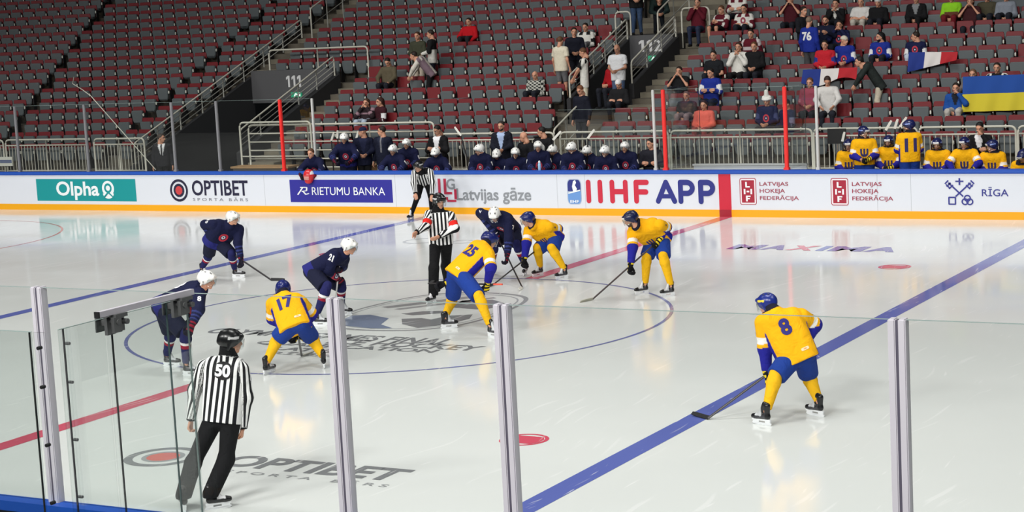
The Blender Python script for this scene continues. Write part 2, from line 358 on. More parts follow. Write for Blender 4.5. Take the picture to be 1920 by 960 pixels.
# ---------------------------------------------------------------- garment patterns: (part, t, lat, up, fw, X) -> colour
def solid(c): return lambda p, t, la, up, fw: np.tile(L3(c), (len(t), 1))
Yel, Blu, Nav = (240, 176, 14), (26, 52, 158), (20, 24, 56)
def pat_ua(p, t, la, up, fw):
    c = np.tile(L3(Yel), (len(t), 1)); arm = p >= 2; b = L3((34, 34, 140))
    c[(p == 3) & (t > .05)] = b; c[(p == 2) & (t > .55) & (t < .8)] = L3((236, 234, 226)); c[(p == 2) & (t >= .95)] = b
    c[(p < 2) & (np.abs(la) > .185) & (np.abs(fw) < .07) & (up < .72)] = b; c[(p < 2) & (up > 1.1)] = L3((26, 26, 40))
    return c
def pat_fr(p, t, la, up, fw):
    c = np.tile(L3(Nav), (len(t), 1)); c[(p == 3) & (np.sin(t * 30) > .2) & (t > .1) & (t < .7)] = L3((48, 56, 112)); c[(p == 3) & (t > .9)] = L3((60, 70, 140))
    c[(p < 2) & (up < .14)] = L3((38, 40, 112)); return c
def pat_ref(band=None):
    def f(p, t, la, up, fw):
        c = np.tile(L3((238, 238, 236)), (len(t), 1)); k = np.ones(len(t)); m = (p < 2) & (up > 1.04); c[m] = L3((16, 16, 18)); k[m] = 0
        m = (p == 3) & (t > .93); c[m] = L3((16, 16, 18)); k[m] = 0
        if band is not None: m = (p == 2) & (t > .55) & (t < .93); c[m] = L3(band); k[m] = 0
        return c, k
    return f
def pat_suit(j, s, tie=None):
    def f(p, t, la, up, fw):
        c = np.tile(L3(j), (len(t), 1)); m = (p < 2) & (fw > .0) & (np.abs(la) < .02 + .075 * np.clip((up - .35) / .6, 0, 1)) & (up > .35); c[m] = L3(s)
        if tie: m &= np.abs(la) < .022; c[m] = L3(tie)
        return c
    return f
def pat_yoke(a, b, c3=None):
    def f(p, t, la, up, fw):
        c = np.tile(L3(a), (len(t), 1)); c[(p < 2) & (up > .8) & (np.abs(la) > .05)] = L3(b); c[(p == 3) & (t > .5)] = L3(a); c[(p == 2) & (t > .45)] = L3(b); c[(p < 2) & (up < .22)] = L3(b)
        if c3: c[(p == 2) & (t > .6) & (t < .9)] = L3(c3)
        return c
    return f
def pat_white_sleeve(a, b=(226, 226, 226)):
    def f(p, t, la, up, fw):
        c = np.tile(L3(a), (len(t), 1)); c[(p == 2) & (t > .4) & (t < .95)] = L3(b); c[(p == 3) & (t < .12)] = L3(b); return c
    return f
def pat_plaid(p, t, la, up, fw):
    c = np.tile(L3((30, 34, 32)), (len(t), 1)); k = np.where(p < 2, la, t * .25); m = (np.sin(k * 48) > 0) ^ (np.sin(np.where(p < 2, up * .5, la) * 48) > 0); c[m] = L3((196, 196, 186)); return c
def pat_bands(a, b):
    def f(p, t, la, up, fw):
        c = np.tile(L3(a), (len(t), 1)); c[(p < 2) & (up > .55) & (up < .68)] = L3(b); c[(p == 2) & (t < .35)] = L3(b); c[(p == 3) & (t > .25) & (t < .5)] = L3(b); return c
    return f
def pat_split(a, b, at=.5):
    def f(p, t, la, up, fw):
        c = np.tile(L3(a), (len(t), 1)); c[(p < 2) & (up < at)] = L3(b); c[(p == 3)] = L3(b); return c
    return f
def pat_sides(a, b):
    def f(p, t, la, up, fw):
        c = np.tile(L3(a), (len(t), 1)); c[(p == 2) & (np.abs(fw) < .05)] = L3(b); c[(p < 2) & (np.abs(la) > .13)] = L3(b); return c
    return f
# ---------------------------------------------------------------- the person builder
def project(bvh, c, n, r, u, pts, lift=.005):
    out = []; n = Vector(n); c = Vector(c)
    for x, y in pts:
        o = c + Vector(r) * x + Vector(u) * y + n * .5; hit = bvh.ray_cast(o, -n, 1.2)[0]
        out.append((hit if hit is not None else c + Vector(r) * x + Vector(u) * y) + n * lift)
    return out
def number(root, bvh, s, c, n, u, hgt, col, width=None, name='number', lift=.006):
    n = nrm(np.array(n)); u = np.array(u); u = nrm(u - (u @ n) * n); r = np.cross(u, n)
    vs, fs, asp = text_raw(s, .045, 2); W = width or hgt * asp
    pts = project(bvh, c, n, r, u, [((a - .5) * W, (b - .5) * hgt) for a, b in vs], lift)
    me = bpy.data.meshes.new(name); me.from_pydata(pts, [], fs); me.update(); return link(name, me, mat('print_%d_%d_%d' % col, col, .7), root)
def patch(root, bvh, c, n, u, rx, ry, cols, name='crest', square=False):
    n = nrm(np.array(n)); u = np.array(u); u = nrm(u - (u @ n) * n); r = np.cross(u, n); pts = []; fs = []; ci = []
    K, A = 5, 20
    for i in range(K + 1):
        for j in range(A):
            a = 2 * PI * j / A; k = i / K; s = 1 / max(abs(math.cos(a)), abs(math.sin(a))) if square else 1; pts.append((rx * k * math.cos(a) * s, ry * k * math.sin(a) * s))
    for i in range(K):
        for j in range(A): fs.append((i * A + j, i * A + (j + 1) % A, (i + 1) * A + (j + 1) % A, (i + 1) * A + j)); ci.append(cols[min(len(cols) - 1, int((K - 1 - i) * len(cols) / K))])
    P = project(bvh, c, n, r, u, pts); me = bpy.data.meshes.new(name); me.from_pydata(P, [], fs)
    names = list(dict.fromkeys(ci))
    for c_ in names: me.materials.append(mat('print_%d_%d_%d' % c_, c_, .7))
    for f, c_ in zip(me.polygons, ci): f.material_index = names.index(c_)
    me.update(); return link(name, me, None, root)
def person(label, base, J, head, top, top_col, legs, leg_col, h=.012, group=None, skin=SKIN, gear=0.0, sleeve='long', hem=.1, hair=None, cap=None, helmet=None, visor=True, beard=None,
           skates=None, shoes=(30, 30, 32), gloves=None, grip=('open', 'open'), sock=None, toes=(None, None), name_top='shirt', stripes=False, palm=None, tilt=0, coat=0):
    J = {k: np.array(v, float) for k, v in J.items()}; root = empty('person', base, 0, label, 'person', group)
    u = nrm(J['nk'] - J['pv']); r = J['sR'] - J['sL']; r = nrm(r - (r @ u) * u); f = np.cross(u, r); fine = h < .016
    HR = frame(head[0], head[1], tilt); hd = J['hd']
    # body: one continuous surface, head and bare hands included
    g = gear; th = .075; bp = [cone(J['pv'], J['nk'] - u * .06, .09, .1), cone(J['pv'] - r * .08, J['pv'] + r * .08, .085), cone(J['nk'] - u * .03, hd - HR[:, 2] * .06 - HR[:, 1] * .03, .06, .052)]
    for S, sg in (('R', 1), ('L', -1)):
        bp += [cone(J['nk'] - u * .07, J['s' + S], .06, .05), cone(J['s' + S], J['e' + S], .045, .038), cone(J['e' + S], J['h' + S], .038, .026),
               cone(J['pv'] + r * .085 * sg, J['k' + S], .08, .055), cone(J['k' + S], J['a' + S], .052, .036)]
    bv, bf = surface([(bp, [])], max(h * 1.25, .014), .03); parts = [(bv, bf, np.tile(skin, (len(bv), 1)))]
    hv, hf, hc = HEADS[.0065 if fine else .011]; hc = np.where(np.abs(hc - SKIN).sum(1, keepdims=True) < 1e-6, skin, hc)
    if beard is not None:
        m = (hv[:, 2] < -.05) & (hv[:, 1] > .02) & (hv[:, 2] > -.14) & ~((np.abs(hv[:, 0]) < .024) & (np.abs(hv[:, 2] + .058) < .008)); hc = hc.copy(); hc[m] = L3(beard)
    parts.append((hv @ HR.T + hd, hf, hc))
    dirs = {}
    for i, S in enumerate('RL'):
        a, b = J['e' + S], J['h' + S]; pm = np.array(palm[S], float) if palm and S in palm else (-f * .2 + (-r if S == 'R' else r)) ; R = along(a, b, pm); dirs[S] = R
        if not (gloves and gloves[i]):
            v, q = HANDS[(.005 if fine else .008, grip[i])]; v = v.copy(); q = q
            if S == 'L': v[:, 0] *= -1; q = q[:, ::-1]
            parts.append((v @ R.T + b, q, np.tile(skin, (len(v), 1))))
    vs, fs, cs = merge(parts); link('body', raw_mesh('body', vs, fs, cs), 'skin', root)
    # top
    gs = 1 + .16 * g; sR, sL = J['nk'] + (J['sR'] - J['nk']) * .6 - u * .05, J['nk'] + (J['sL'] - J['nk']) * .6 - u * .05
    dn = hem + .06; tp = [cone(sR, J['pv'] + r * (.075 + .012 * g) - u * dn, .118 * gs, (.125 + .018 * g) * gs), cone(sL, J['pv'] - r * (.075 + .012 * g) - u * dn, .118 * gs, (.125 + .018 * g) * gs), cone(sR, sL, .115 * gs), cone(J['nk'] - u * .03, J['nk'] + u * .03, .085, .07), cone(J['nk'] - u * .1, J['pv'] - u * dn, .125 * gs, .13 * gs)]
    if g > .1: tp.append(cone(J['nk'], J['nk'] + (hd - HR[:, 1] * .035 - J['nk']) * (.68 if g > .5 else .9), .08, .078))
    if g > .1: tp.append(cone(hd - HR[:, 1] * .042 - HR[:, 2] * .16, hd - HR[:, 1] * .034 - HR[:, 2] * .07, .082, .076))
    NT = len(tp)
    groups = [(tp, [(J['pv'] - u * hem, -u), (J['nk'] + ((hd - J['nk']) * (.62 if g > .5 else .82) if g > .1 else u * .045), (hd - J['nk']) if g > .1 else u + f * .25)])]; arms = {}
    for S in 'RL':
        s_, e_, w_ = J['s' + S], J['e' + S], J['h' + S]; fa = nrm(w_ - e_); ua = nrm(e_ - s_)
        ap = [cone(s_, e_, .088 * gs, .066 * gs + .01 * g), cone(e_, w_, .064 * gs + .01 * g, .05 * gs)]
        if sleeve == 'long': groups.append((ap, [(w_ - fa * (.045 if gloves and gloves['RL'.index(S)] else .0), fa)]))
        elif sleeve == 'short': groups.append(([cone(s_, s_ + (e_ - s_) * .75, .085, .075)], [(s_ + (e_ - s_) * .7, ua)]))
        arms[S] = ap
    tv, tf = surface(groups, h, .05); pr = tp + arms['R'] + arms['L']; bi, bt = nearest(pr, tv); p = np.where(bi < NT, 0, np.where((bi - NT) % 2 == 0, 2, 3))
    q = tv - J['pv']; la = q @ r; up = (q @ u) / np.linalg.norm(J['nk'] - J['pv']); fw = q @ f
    res = top_col(p, bt, la, up, fw); st = None
    if stripes:
        col, k = res; st = (la / .068 + .25)
        for S, o in (('R', NT), ('L', NT + 2)):
            mm = (bi == o) | (bi == o + 1); ax = nrm(J['h' + S] - J['s' + S]); x = f - (f @ ax) * ax
            sd = nrm(np.cross(ax, nrm(x) if np.linalg.norm(x) > .1 else r)); qq = (tv - J['s' + S])
            st[mm] = np.arctan2(qq[mm] @ sd, qq[mm] @ nrm(x) * (1 if S == 'R' else 1)) * 9 / (2 * PI) + 20.25
        st = np.where(k > 0, st, .1)
    else: col = res
    me = raw_mesh(name_top, tv, tf, col, st); link(name_top, me, 'striped_cloth' if stripes else 'cloth', root)
    bvh = BVHTree.FromPolygons([Vector(v) for v in tv], [tuple(int(i) for i in x) for x in tf])
    # legs
    lg = 1 + .22 * g; hp = [cone(J['pv'] - r * .07, J['pv'] + r * .07, .11 * lg)]; groups = []
    for S, sg in (('R', 1), ('L', -1)):
        hip = J['pv'] + r * .095 * sg; kn, an = J['k' + S], J['a' + S]; td = nrm(kn - hip)
        prs = [cone(hip, kn, .105 * lg, .07 * lg + .02 * g)]
        if legs == 'shorts':
            if g: prs = [cone(hip, kn + td * .05, .118 * lg, .1 * lg)]
            groups.append((prs, [(hip + (kn - hip) * (.9 if g else .95), td)]))
        else: groups.append((prs + [cone(kn, an, .094 if legs == 'wide' else .072, .086 if legs == 'wide' else .05)], [(an - V(0, 0, .03), V(0, 0, -1))]))
    pv, pf = surface([(hp, [(J['pv'] + u * (.04 if g else .12), u)])] + groups, h * 1.1, .04)
    pname = 'shorts' if legs == 'shorts' else 'trousers'
    link(pname, raw_mesh(pname, pv, pf, np.tile(L3(leg_col), (len(pv), 1))), 'cloth', root)
    if sock:
        for S in 'RL':
            kn, an = J['k' + S], J['a' + S]; d = nrm(kn - an); pr = [cone(kn + d * .06, kn - d * .06, .08, .088), cone(kn - d * .06, an + d * .05, .086, .056)]
            sv, sf = surface([(pr, [(an + d * .03, -d)])], max(h * .9, .01), .02); t = ((sv - an) @ d) / np.linalg.norm(kn - an)
            link('sock', raw_mesh('sock', sv, sf, sock(t, (sv - an) @ r)), 'cloth', root)
    for i, S in enumerate('RL'):
        t = toes[i]
        if skates:
            me = cached(('sk',) + skates, lambda: skate_meshes(*skates)); o = link('skate', me, 'hard_shell', root); o.location = J['b' + S]; o.rotation_euler = (0, 0, math.radians(t - 90)); b = link('blade', BLADE, None, o)
        elif shoes:
            me = cached(('shoe', shoes), lambda: raw_mesh('shoe', SHOE[0], SHOE[1], np.tile(L3(shoes), (len(SHOE[0]), 1)))); o = link('shoe', me, 'cloth', root); o.location = J['a' + S] - V(0, 0, .085); o.rotation_euler = (0, 0, math.radians((t if t is not None else math.degrees(math.atan2(f[1], f[0]))) - 90))
        if gloves and gloves[i]:
            me = cached(('gl', gloves[i]), lambda: glove_mesh(*gloves[i])); o = link('glove', me, 'cloth', root); M = m4(dirs[S], J['h' + S])
            if S == 'L': M = M @ Matrix.Diagonal((-1, 1, 1, 1))
            o.matrix_local = M
    M = m4(HR, hd)
    if helmet:
        me = cached(('he', helmet), lambda: helmet_mesh(*helmet)); o = link('helmet', me, 'hard_shell', root); o.matrix_local = M
        if visor: link('visor', VISOR, None, o)
    if hair: me = cached(('ha', hair), lambda: raw_mesh('hair', *HAIRS[hair[0]], np.tile(L3(hair[1]), (len(HAIRS[hair[0]][0]), 1)))); o = link('hair', me, 'hair', root); o.matrix_local = M
    if cap:
        kind, cc = cap; src = TALLHAT if kind == 'tall' else CAP; me = cached(('cap', cap), lambda: raw_mesh('hat', src[0], src[1], np.tile(L3(cc), (len(src[0]), 1)))); o = link('cap', me, 'cloth', root); o.matrix_local = M
    return root, dict(u=u, r=r, f=f, bvh=bvh, J=J)
def stick(label, bh, bt, top, shaft=(34, 30, 32), tape=(24, 24, 26), butt=(30, 30, 32), base=None, group=None):
    bh, bt, top = [np.array(x, float) for x in (bh, bt, top)]; root = empty('hockey_stick', bh, 0, label, 'hockey stick', group)
    bt = bt - bh; top = top - bh; ax = nrm(top); bd = nrm(bt); sd = nrm(np.cross(ax, bd)); w2 = np.cross(sd, ax)
    def bar(name, a, b, m, wx=.011, wy=.016):
        bm = B(); prism(bm, [a + sd * wx * sx + w2 * wy * sy for sx, sy in ((1, .6), (.6, 1), (-.6, 1), (-1, .6), (-1, -.6), (-.6, -1), (.6, -1), (1, -.6))], b - a); return obj(name, bm, m, root)
    L = np.linalg.norm(top); m = mat('stick_%d_%d_%d' % shaft, shaft, .35)
    bar('shaft', ax * .0, ax * (L - .16), m); bar('grip_tape', ax * (L - .16), ax * L, mat('stick_%d_%d_%d' % butt, butt, .7), .013, .018)
    bm = B(); up = nrm(np.cross(bd, sd)); up = up if up[2] > 0 else -up; n = 8; prev = None
    for i in range(n + 1):
        t = i / n; c = bt * t + sd * (.02 * t * t); hh = .034 * (1 - .25 * max(0, t - .8) / .2); ring = [bm.verts.new(c + up * a * hh + sd * b * .0055) for a, b in ((-.55, -1), (-.55, 1), (1.1, 1), (1.1, -1))]
        if prev:
            for k in range(4): bm.faces.new((prev[k], prev[(k + 1) % 4], ring[(k + 1) % 4], ring[k]))
        else: bm.faces.new(ring[::-1])
        prev = ring
    bm.faces.new(prev); obj('blade', bm, mat('stick_%d_%d_%d' % tape, tape, .7), root); return root
def pose(head, yaw, kind='sit', arms='lap', lean=None, floor=0.0, armsL=None, legs=None):
    """joints about a person whose head is at `head` (relative to the floor point below)"""
    a = math.radians(yaw); f = V(math.cos(a), math.sin(a), 0); r = V(math.sin(a), -math.cos(a), 0); up = V(0, 0, 1); hd = np.array(head, float); J = {'hd': hd}
    if kind == 'sit':
        ln = .0 if lean is None else lean; pv = V(hd[0], hd[1], 0) - f * ln + up * .56
        nk = hd - up * .17 - f * (.03 + ln * .25); J['pv'] = pv
        for S, s in (('R', 1), ('L', -1)): J['k' + S] = pv + f * .43 + r * s * .13 + up * .02; J['a' + S] = J['k' + S] - f * .02 - up * .43
    elif kind == 'stand':
        ln = .02 if lean is None else lean; pv = V(hd[0], hd[1], 0) - f * ln + up * max(.55, hd[2] * .565); nk = hd - up * .19 - f * (.02 + ln * .2)
        for S, s in (('R', 1), ('L', -1)): J['a' + S] = V(pv[0], pv[1], 0) + r * s * .12 + f * s * .05 + up * .09; J['k' + S] = (pv + J['a' + S]) / 2 + f * .03 + r * s * .03 - up * .02
    else:
        pv = V(hd[0], hd[1], 0) - f * .5 + up * .88; nk = hd - up * .08 - f * .17
        for S, s in (('R', 1), ('L', -1)): J['a' + S] = V(pv[0], pv[1], 0) + r * s * .12 + f * .03 + up * .09; J['k' + S] = (pv + J['a' + S]) / 2 + f * .07 + r * s * .03
    for S in 'RL': J['b' + S] = V(J['a' + S][0], J['a' + S][1], 0)
    J['pv'] = pv; J['nk'] = nk; T = nrm(nk - pv)
    P = dict(lap=((.06, .05, -.27), (-.1, .3, -.34)), side=((.07, -.03, -.29), (.09, .05, -.55)), chin=((.04, .2, -.22), (-.13, .2, .03)), phone=((.07, .16, -.24), (-.1, .32, -.12)), knees=((.1, .17, -.23), (-.02, .38, -.38)),
             board=((.14, .18, -.2), (.02, .36, -.33)), cross=((.09, .1, -.27), (-.22, .25, -.22)), face=((.08, .2, -.16), (-.11, .17, .1)), down=((.05, .18, -.25), (-.02, .32, -.47)), point=((.1, .18, -.2), (-.05, .42, -.1)))
    for S, s in (('R', 1), ('L', -1)):
        J['s' + S] = nk + r * s * .185 - T * .05; (x, y, z), (x2, y2, z2) = P[(armsL if S == 'L' and armsL else arms)]
        J['e' + S] = J['s' + S] + r * s * x + f * y + up * z; J['h' + S] = J['s' + S] + r * s * x2 + f * y2 + up * z2
    return J
# ---------------------------------------------------------------- ice sheet and its markings
W = 13.9
ICE = (226, 229, 226)
ice_mat('ice', ICE)
bm = B(); poly(bm, [(-40, -W, 0), (16, -W, 0), (16, W, 0), (-40, W, 0)]); floor = tag(obj('floor', bm, 'ice'), kind='structure')
for n_, c_ in (('red', (206, 92, 112)), ('blue', (98, 110, 182)), ('thin_blue', (122, 126, 176)), ('dot_red', (214, 86, 106)), ('grey', (134, 136, 138)), ('lightgrey', (160, 162, 163)), ('ad_red', (214, 116, 106)), ('steelblue', (124, 136, 160)), ('violet', (106, 102, 172)), ('faint', (172, 176, 178)), ('logo_fill', (206, 208, 208)), ('white', (238, 240, 240))): ice_mat('ice_' + n_, c_)
ZI = .002
def mark(name, polys, m, z=ZI, parent=None):
    bm = B()
    for p in polys: poly(bm, [(x, y, z) for x, y in p])
    return obj(name, bm, 'ice_' + m, parent or floor)
def ringpts(cx, cy, r0, r1, a0=0, a1=2 * PI, n=96, sy=1):
    A = np.linspace(a0, a1, n + 1)
    return [[(cx + r0 * math.cos(a), cy + r0 * sy * math.sin(a)), (cx + r1 * math.cos(a), cy + r1 * sy * math.sin(a)), (cx + r1 * math.cos(b), cy + r1 * sy * math.sin(b)), (cx + r0 * math.cos(b), cy + r0 * sy * math.sin(b))] for a, b in zip(A, A[1:])]
def disc(cx, cy, r, n=40, sy=1): return [[(cx + r * math.cos(2 * PI * i / n), cy + r * sy * math.sin(2 * PI * i / n)) for i in range(n)]]
mark('centre_line', [[(-.15, -W), (.15, -W), (.15, -4.5), (-.15, -4.5)]], 'red'); mark('centre_line', [[(-.15, 4.5), (.15, 4.5), (.15, W), (-.15, W)]], 'red')
for x in (-7.71, 7.71): mark('zone_line', [[(x - .15, -W), (x + .15, -W), (x + .15, W), (x - .15, W)]], 'blue')
mark('centre_circle', ringpts(0, 0, 4.47, 4.53, n=160), 'thin_blue', .003)
mark('end_circle', ringpts(-20, 7.0, 4.47, 4.53, n=160), 'ad_red')
for x, y in ((6.21, -7), (6.21, 7), (-6.21, 7), (-6.21, -7)):
    mark('face_off_spot', ringpts(x, y, .25, .3, n=40), 'dot_red'); mark('face_off_spot', [[(x - .17, y - .18), (x + .17, y - .18), (x + .17, y + .18), (x - .17, y + .18)]], 'dot_red')
    for s in (-1, 1): mark('face_off_spot', [[(x + s * .17, y - .18), (x + s * .235, y - .07), (x + s * .235, y + .07), (x + s * .17, y + .18)]], 'dot_red', .0022)
def ice_text(s, x0, y0, x1, y1, m, off=.02): return text_obj('lettering', s, lambda u, v: (x0 + u * (x1 - x0), y0 + v * (y1 - y0), ZI + .001), 'ice_' + m, floor, off)
ice_text('OPTIBET', 3.30, -9.18, 5.74, -8.66, 'grey', .035)
ice_text('S P O R T A    B Ā R S', 3.6, -9.42, 5.82, -9.28, 'lightgrey', .02)
for r0, r1, m in ((.36, .47, 'grey'), (.2, .26, 'lightgrey')): mark('target_ring', ringpts(2.42, -9.04, r0, r1, n=64), m)
mark('target_centre', disc(2.42, -9.04, .2), 'ad_red')
for cx, r in ((-5.31, .42), (-4.24, .27)): mark('logo_ring', ringpts(cx, 9.15, r * .82, r, n=48), 'faint')
ice_text('OLYMPIC GAMES FINAL', -2.72, -1.82, 1.95, -1.38, 'grey', .03)
ice_text('ICE HOCKEY', -.05, -2.16, 2.68, -1.78, 'grey', .03)
ice_text('QUALIFICATION', -1.2, -2.5, 2.12, -2.2, 'grey', .03)
ice_text('LATVIA', -.6, -2.82, .82, -2.58, 'grey', .03)
ice_text('RĪGA', -.45, -3.12, .75, -2.9, 'lightgrey', .02)
# badge painted at centre ice: long rounded outline with a blue wedge and a grey figure
OUT = [(-.95, -.75), (-.2, -1.02), (.75, -.85), (1.3, -.2), (1.42, .9), (1.2, 2.2), (.75, 2.75), (0, 2.9), (-.75, 2.7), (-1.2, 2.1), (-1.4, .9), (-1.3, -.1)]
def smooth_loop(P, n=6):
    P = np.array(P, float); out = []
    for i in range(len(P)):
        a, b, c, d = P[i - 1], P[i], P[(i + 1) % len(P)], P[(i + 2) % len(P)]
        for k in range(n): t = k / n; out.append(.5 * (2 * b + (c - a) * t + (2 * a - 5 * b + 4 * c - d) * t * t + (3 * b - a - 3 * c + d) * t ** 3))
    return np.array(out)
o1 = smooth_loop(OUT); cen = np.array([0, .9]); o2 = cen + (o1 - cen) * .95; o3 = cen + (o1 - cen) * .9; o4 = cen + (o1 - cen) * .88
strip = lambda a, b: [[tuple(a[i]), tuple(b[i]), tuple(b[(i + 1) % len(a)]), tuple(a[(i + 1) % len(a)])] for i in range(len(a))]
mark('badge_outline', strip(o2, o1), 'lightgrey'); mark('badge_outline', strip(o4, o3), 'faint')
mark('badge_wedge', [[(-1.02, -.35), (-.7, -.68), (-.05, -.82), (.3, -.72), (-.1, -.45), (-.3, .1), (-.85, .35), (-1.12, .2)]], 'steelblue')
mark('badge_figure', [[(-.05, .1), (.25, -.35), (.7, -.6), (1.0, -.25), (1.12, .35), (.95, .75), (.6, .55), (.5, .15), (.25, .25)], [(-.35, .55), (-.05, .45), (.35, .75), (.3, 1.0), (-.1, .85)], [(.2, 1.3), (.9, 1.2), (1.05, 1.8), (.5, 2.2), (.0, 2.0), (.1, 1.6)]], 'grey')
mark('badge_bar', [[(-1.1, 1.1), (-.9, 1.0), (.2, 2.5), (0, 2.62)], [(-.75, .95), (-.6, .9), (.5, 2.35), (.38, 2.45)]], 'lightgrey')
for s, x0, x1, m in (('M', 2.12, 2.78, 'violet'), ('A', 2.80, 3.34, 'violet'), ('X', 3.36, 3.92, 'dot_red'), ('I', 4.0, 4.16, 'blue'), ('M', 4.24, 4.94, 'violet'), ('A', 4.96, 5.6, 'violet')): ice_text(s, x0, 8.82, x1, 9.5, m, .05)
# ---------------------------------------------------------------- far rink board with its adverts
rb = empty('rink_board', (-9, W, 0), 0, 'long white far rink board with adverts, blue top and yellow kick strip', 'rink board')
def bobj(name, bm, m): o = obj(name, bm, m, rb); o.location = -rb.location; return o
X0, X1 = -36, 13
bm = B(); box(bm, (X0, W, .16), (X1, W + .1, .99)); bobj('panel', bm, 'board_white')
bm = B(); box(bm, (X0, W - .012, 0), (-.17, W + .1, .165)); box(bm, (.13, W - .012, 0), (X1, W + .1, .165)); bobj('kick_strip', bm, 'board_yellow')
bm = B(); box(bm, (-.17, W - .013, 0), (.13, W + .1, .165)); bobj('kick_strip', bm, mat('kick_red', (160, 24, 44), .4))
bm = B(); box(bm, (-.17, W - .004, .165), (.13, W + .05, .988)); bobj('centre_stripe', bm, mat('stripe_red', (204, 32, 58), .4))
bm = B(); v_ = box(bm, (X0, W - .03, .985), (X1, W + .16, 1.08)); bmesh.ops.bevel(bm, geom=[e for e in bm.edges if abs(e.verts[0].co.x - e.verts[1].co.x) > 5], offset=.02, segments=2, affect='EDGES'); bobj('top_rail', bm, 'board_blue')
for x in (-27.5, -23.2, -9.0, -13.1, -4.375, -3.625, 3.6, 4.357, 8): bm = B(); box(bm, (x - .004, W - .0015, .17), (x + .004, W + .01, .985)); bobj('seam', bm, mat('seam_grey', (176, 180, 186), .6))
def bp(u, v, x0, x1, z0, z1, d): return (x0 + u * (x1 - x0), W - d, z0 + v * (z1 - z0))
def ad_root(): o = bpy.data.objects.new('advert', None); C.objects.link(o); o.parent = rb; o.location = -rb.location; return o
def ad_rect(root, x0, x1, z0, z1, col, d=.003, name='backing', skew=0):
    bm = B(); poly(bm, [(x0 + skew, W - d, z0), (x1 + skew, W - d, z0), (x1, W - d, z1), (x0, W - d, z1)]); return obj(name, bm, mat('ad_%d_%d_%d' % col, col, .4), root)
def ad_text(root, s, x0, x1, z0, z1, col, off=.02, d=.006, shear=0): return text_obj('lettering', s, lambda u, v: bp(u, v, x0, x1, z0, z1, d), mat('ad_%d_%d_%d' % col, col, .4), root, off, shear)
def ad_polys(root, polys, x0, x1, z0, z1, col, d=.006, name='emblem'):
    bm = B()
    for i, p in enumerate(polys): poly(bm, [bp(u, v, x0, x1, z0, z1, d + .0003 * (i % 9)) for u, v in p])
    return obj(name, bm, mat('ad_%d_%d_%d' % col, col, .4), root)
def seg(a, b, wd):
    a, b = np.array(a, float), np.array(b, float); d = nrm(b - a); n = np.array([-d[1], d[0]]) * wd / 2; return [tuple(a - n), tuple(b - n), tuple(b + n), tuple(a + n)]
def rrect(x0, x1, y0, y1, r, n=5):
    out = []
    for cx, cy, a0 in ((x1 - r, y1 - r, 0), (x0 + r, y1 - r, 90), (x0 + r, y0 + r, 180), (x1 - r, y0 + r, 270)):
        out += [(cx + r * math.cos(math.radians(a0 + 90 * i / n)), cy + r * math.sin(math.radians(a0 + 90 * i / n))) for i in range(n + 1)]
    return out
WH, TE, NA = (240, 244, 246), (12, 148, 150), (34, 32, 60)
a = ad_root(); ad_rect(a, -21.116, -17.475, .258, .879, TE); ad_text(a, 'Olpha', -20.374, -18.799, .286, .812, WH, .025)
ad_polys(a, disc(.5, .6, .40, sy=1) + [], -18.74, -18.2, .292, .827, WH); ad_polys(a, ringpts(.5, .45, 0, .36, PI, 2 * PI, 24), -18.74, -18.2, .292, .70, WH, .0062); ad_polys(a, ringpts(.5, .62, .14, .25, n=32), -18.74, -18.2, .292, .827, TE, .008); ad_polys(a, [[(.1, .12), (.44, .40), (.56, .40), (.9, .12), (.82, .06), (.5, .32), (.18, .06)]], -18.74, -18.2, .292, .827, TE, .008)
a = ad_root()
for r0, r1, c in ((.39, .5, NA), (0, .3, NA), (0, .19, (206, 66, 70))): ad_polys(a, ringpts(.5, .5, r0, r1, n=48), -16.278, -15.662, .262, .871, c, .004 + r1 * .0 + (.002 if c[0] > 100 else 0), 'target')
ad_text(a, 'OPTIBET', -15.519, -13.639, .427, .843, NA, .02); ad_text(a, 'S P O R T A   B Ā R S', -15.512, -13.666, .284, .39, (128, 130, 140), .005)
a = ad_root(); ad_rect(a, -12.276, -9.094, .271, .857, (42, 40, 148)); ad_text(a, 'RIETUMU BANKA', -11.579, -9.319, .458, .665, WH, .0)
ad_polys(a, [seg((.05, .02), (.5, .95), .12), seg((.28, .98), (.85, .98), .13), seg((.85, 1.0), (.82, .55), .13), seg((.82, .55), (.4, .45), .12), seg((.5, .5), (.75, .05), .13), seg((.75, .08), (1.02, .2), .11)], -12.054, -11.68, .46, .662, WH)
a = ad_root(); LG = (188, 38, 72)
ad_polys(a, [seg((.12, 1), (.12, .12), .14), seg((.05, .15), (.55, .15), .12), seg((.42, 1), (.42, .36), .14), seg((.36, .38), (.78, .38), .1), seg((.95, .55), (.95, .12), .13), seg((.98, .05), (.5, .05), .09)], -7.762, -7.21, .30, .884, LG); ad_text(a, 'G', -7.487, -7.239, .617, .884, (140, 144, 150), .02)
ad_text(a, 'Latvijas gāze', -7.213, -5.098, .252, .660, (140, 144, 150), .02)
a = ad_root(); IB = (40, 48, 128)
ad_polys(a, [rrect(0, 1, 0, 1, .22)], -4.105, -3.72, .262, .875, (176, 190, 212), .003); ad_polys(a, [[(u, max(v, .52)) for u, v in rrect(.05, .95, .03, .97, .2)]], -4.105, -3.72, .262, .875, IB); ad_polys(a, [[(u, min(v, .42 + .12 * u)) for u, v in rrect(.05, .95, .03, .97, .2)]], -4.105, -3.72, .262, .875, (106, 152, 214), .0055)
ad_polys(a, [[(.42, .52), (.36, .7), (.45, .92), (.6, .96), (.66, .85), (.56, .76), (.7, .62), (.62, .5)], seg((.08, .44), (.92, .56), .05)], -4.105, -3.72, .262, .875, WH, .008); ad_text(a, 'IIHF', -4.03, -3.8, .30, .37, WH, .02, .009)
a = ad_root(); RI = (204, 36, 62); BI = (40, 46, 130)
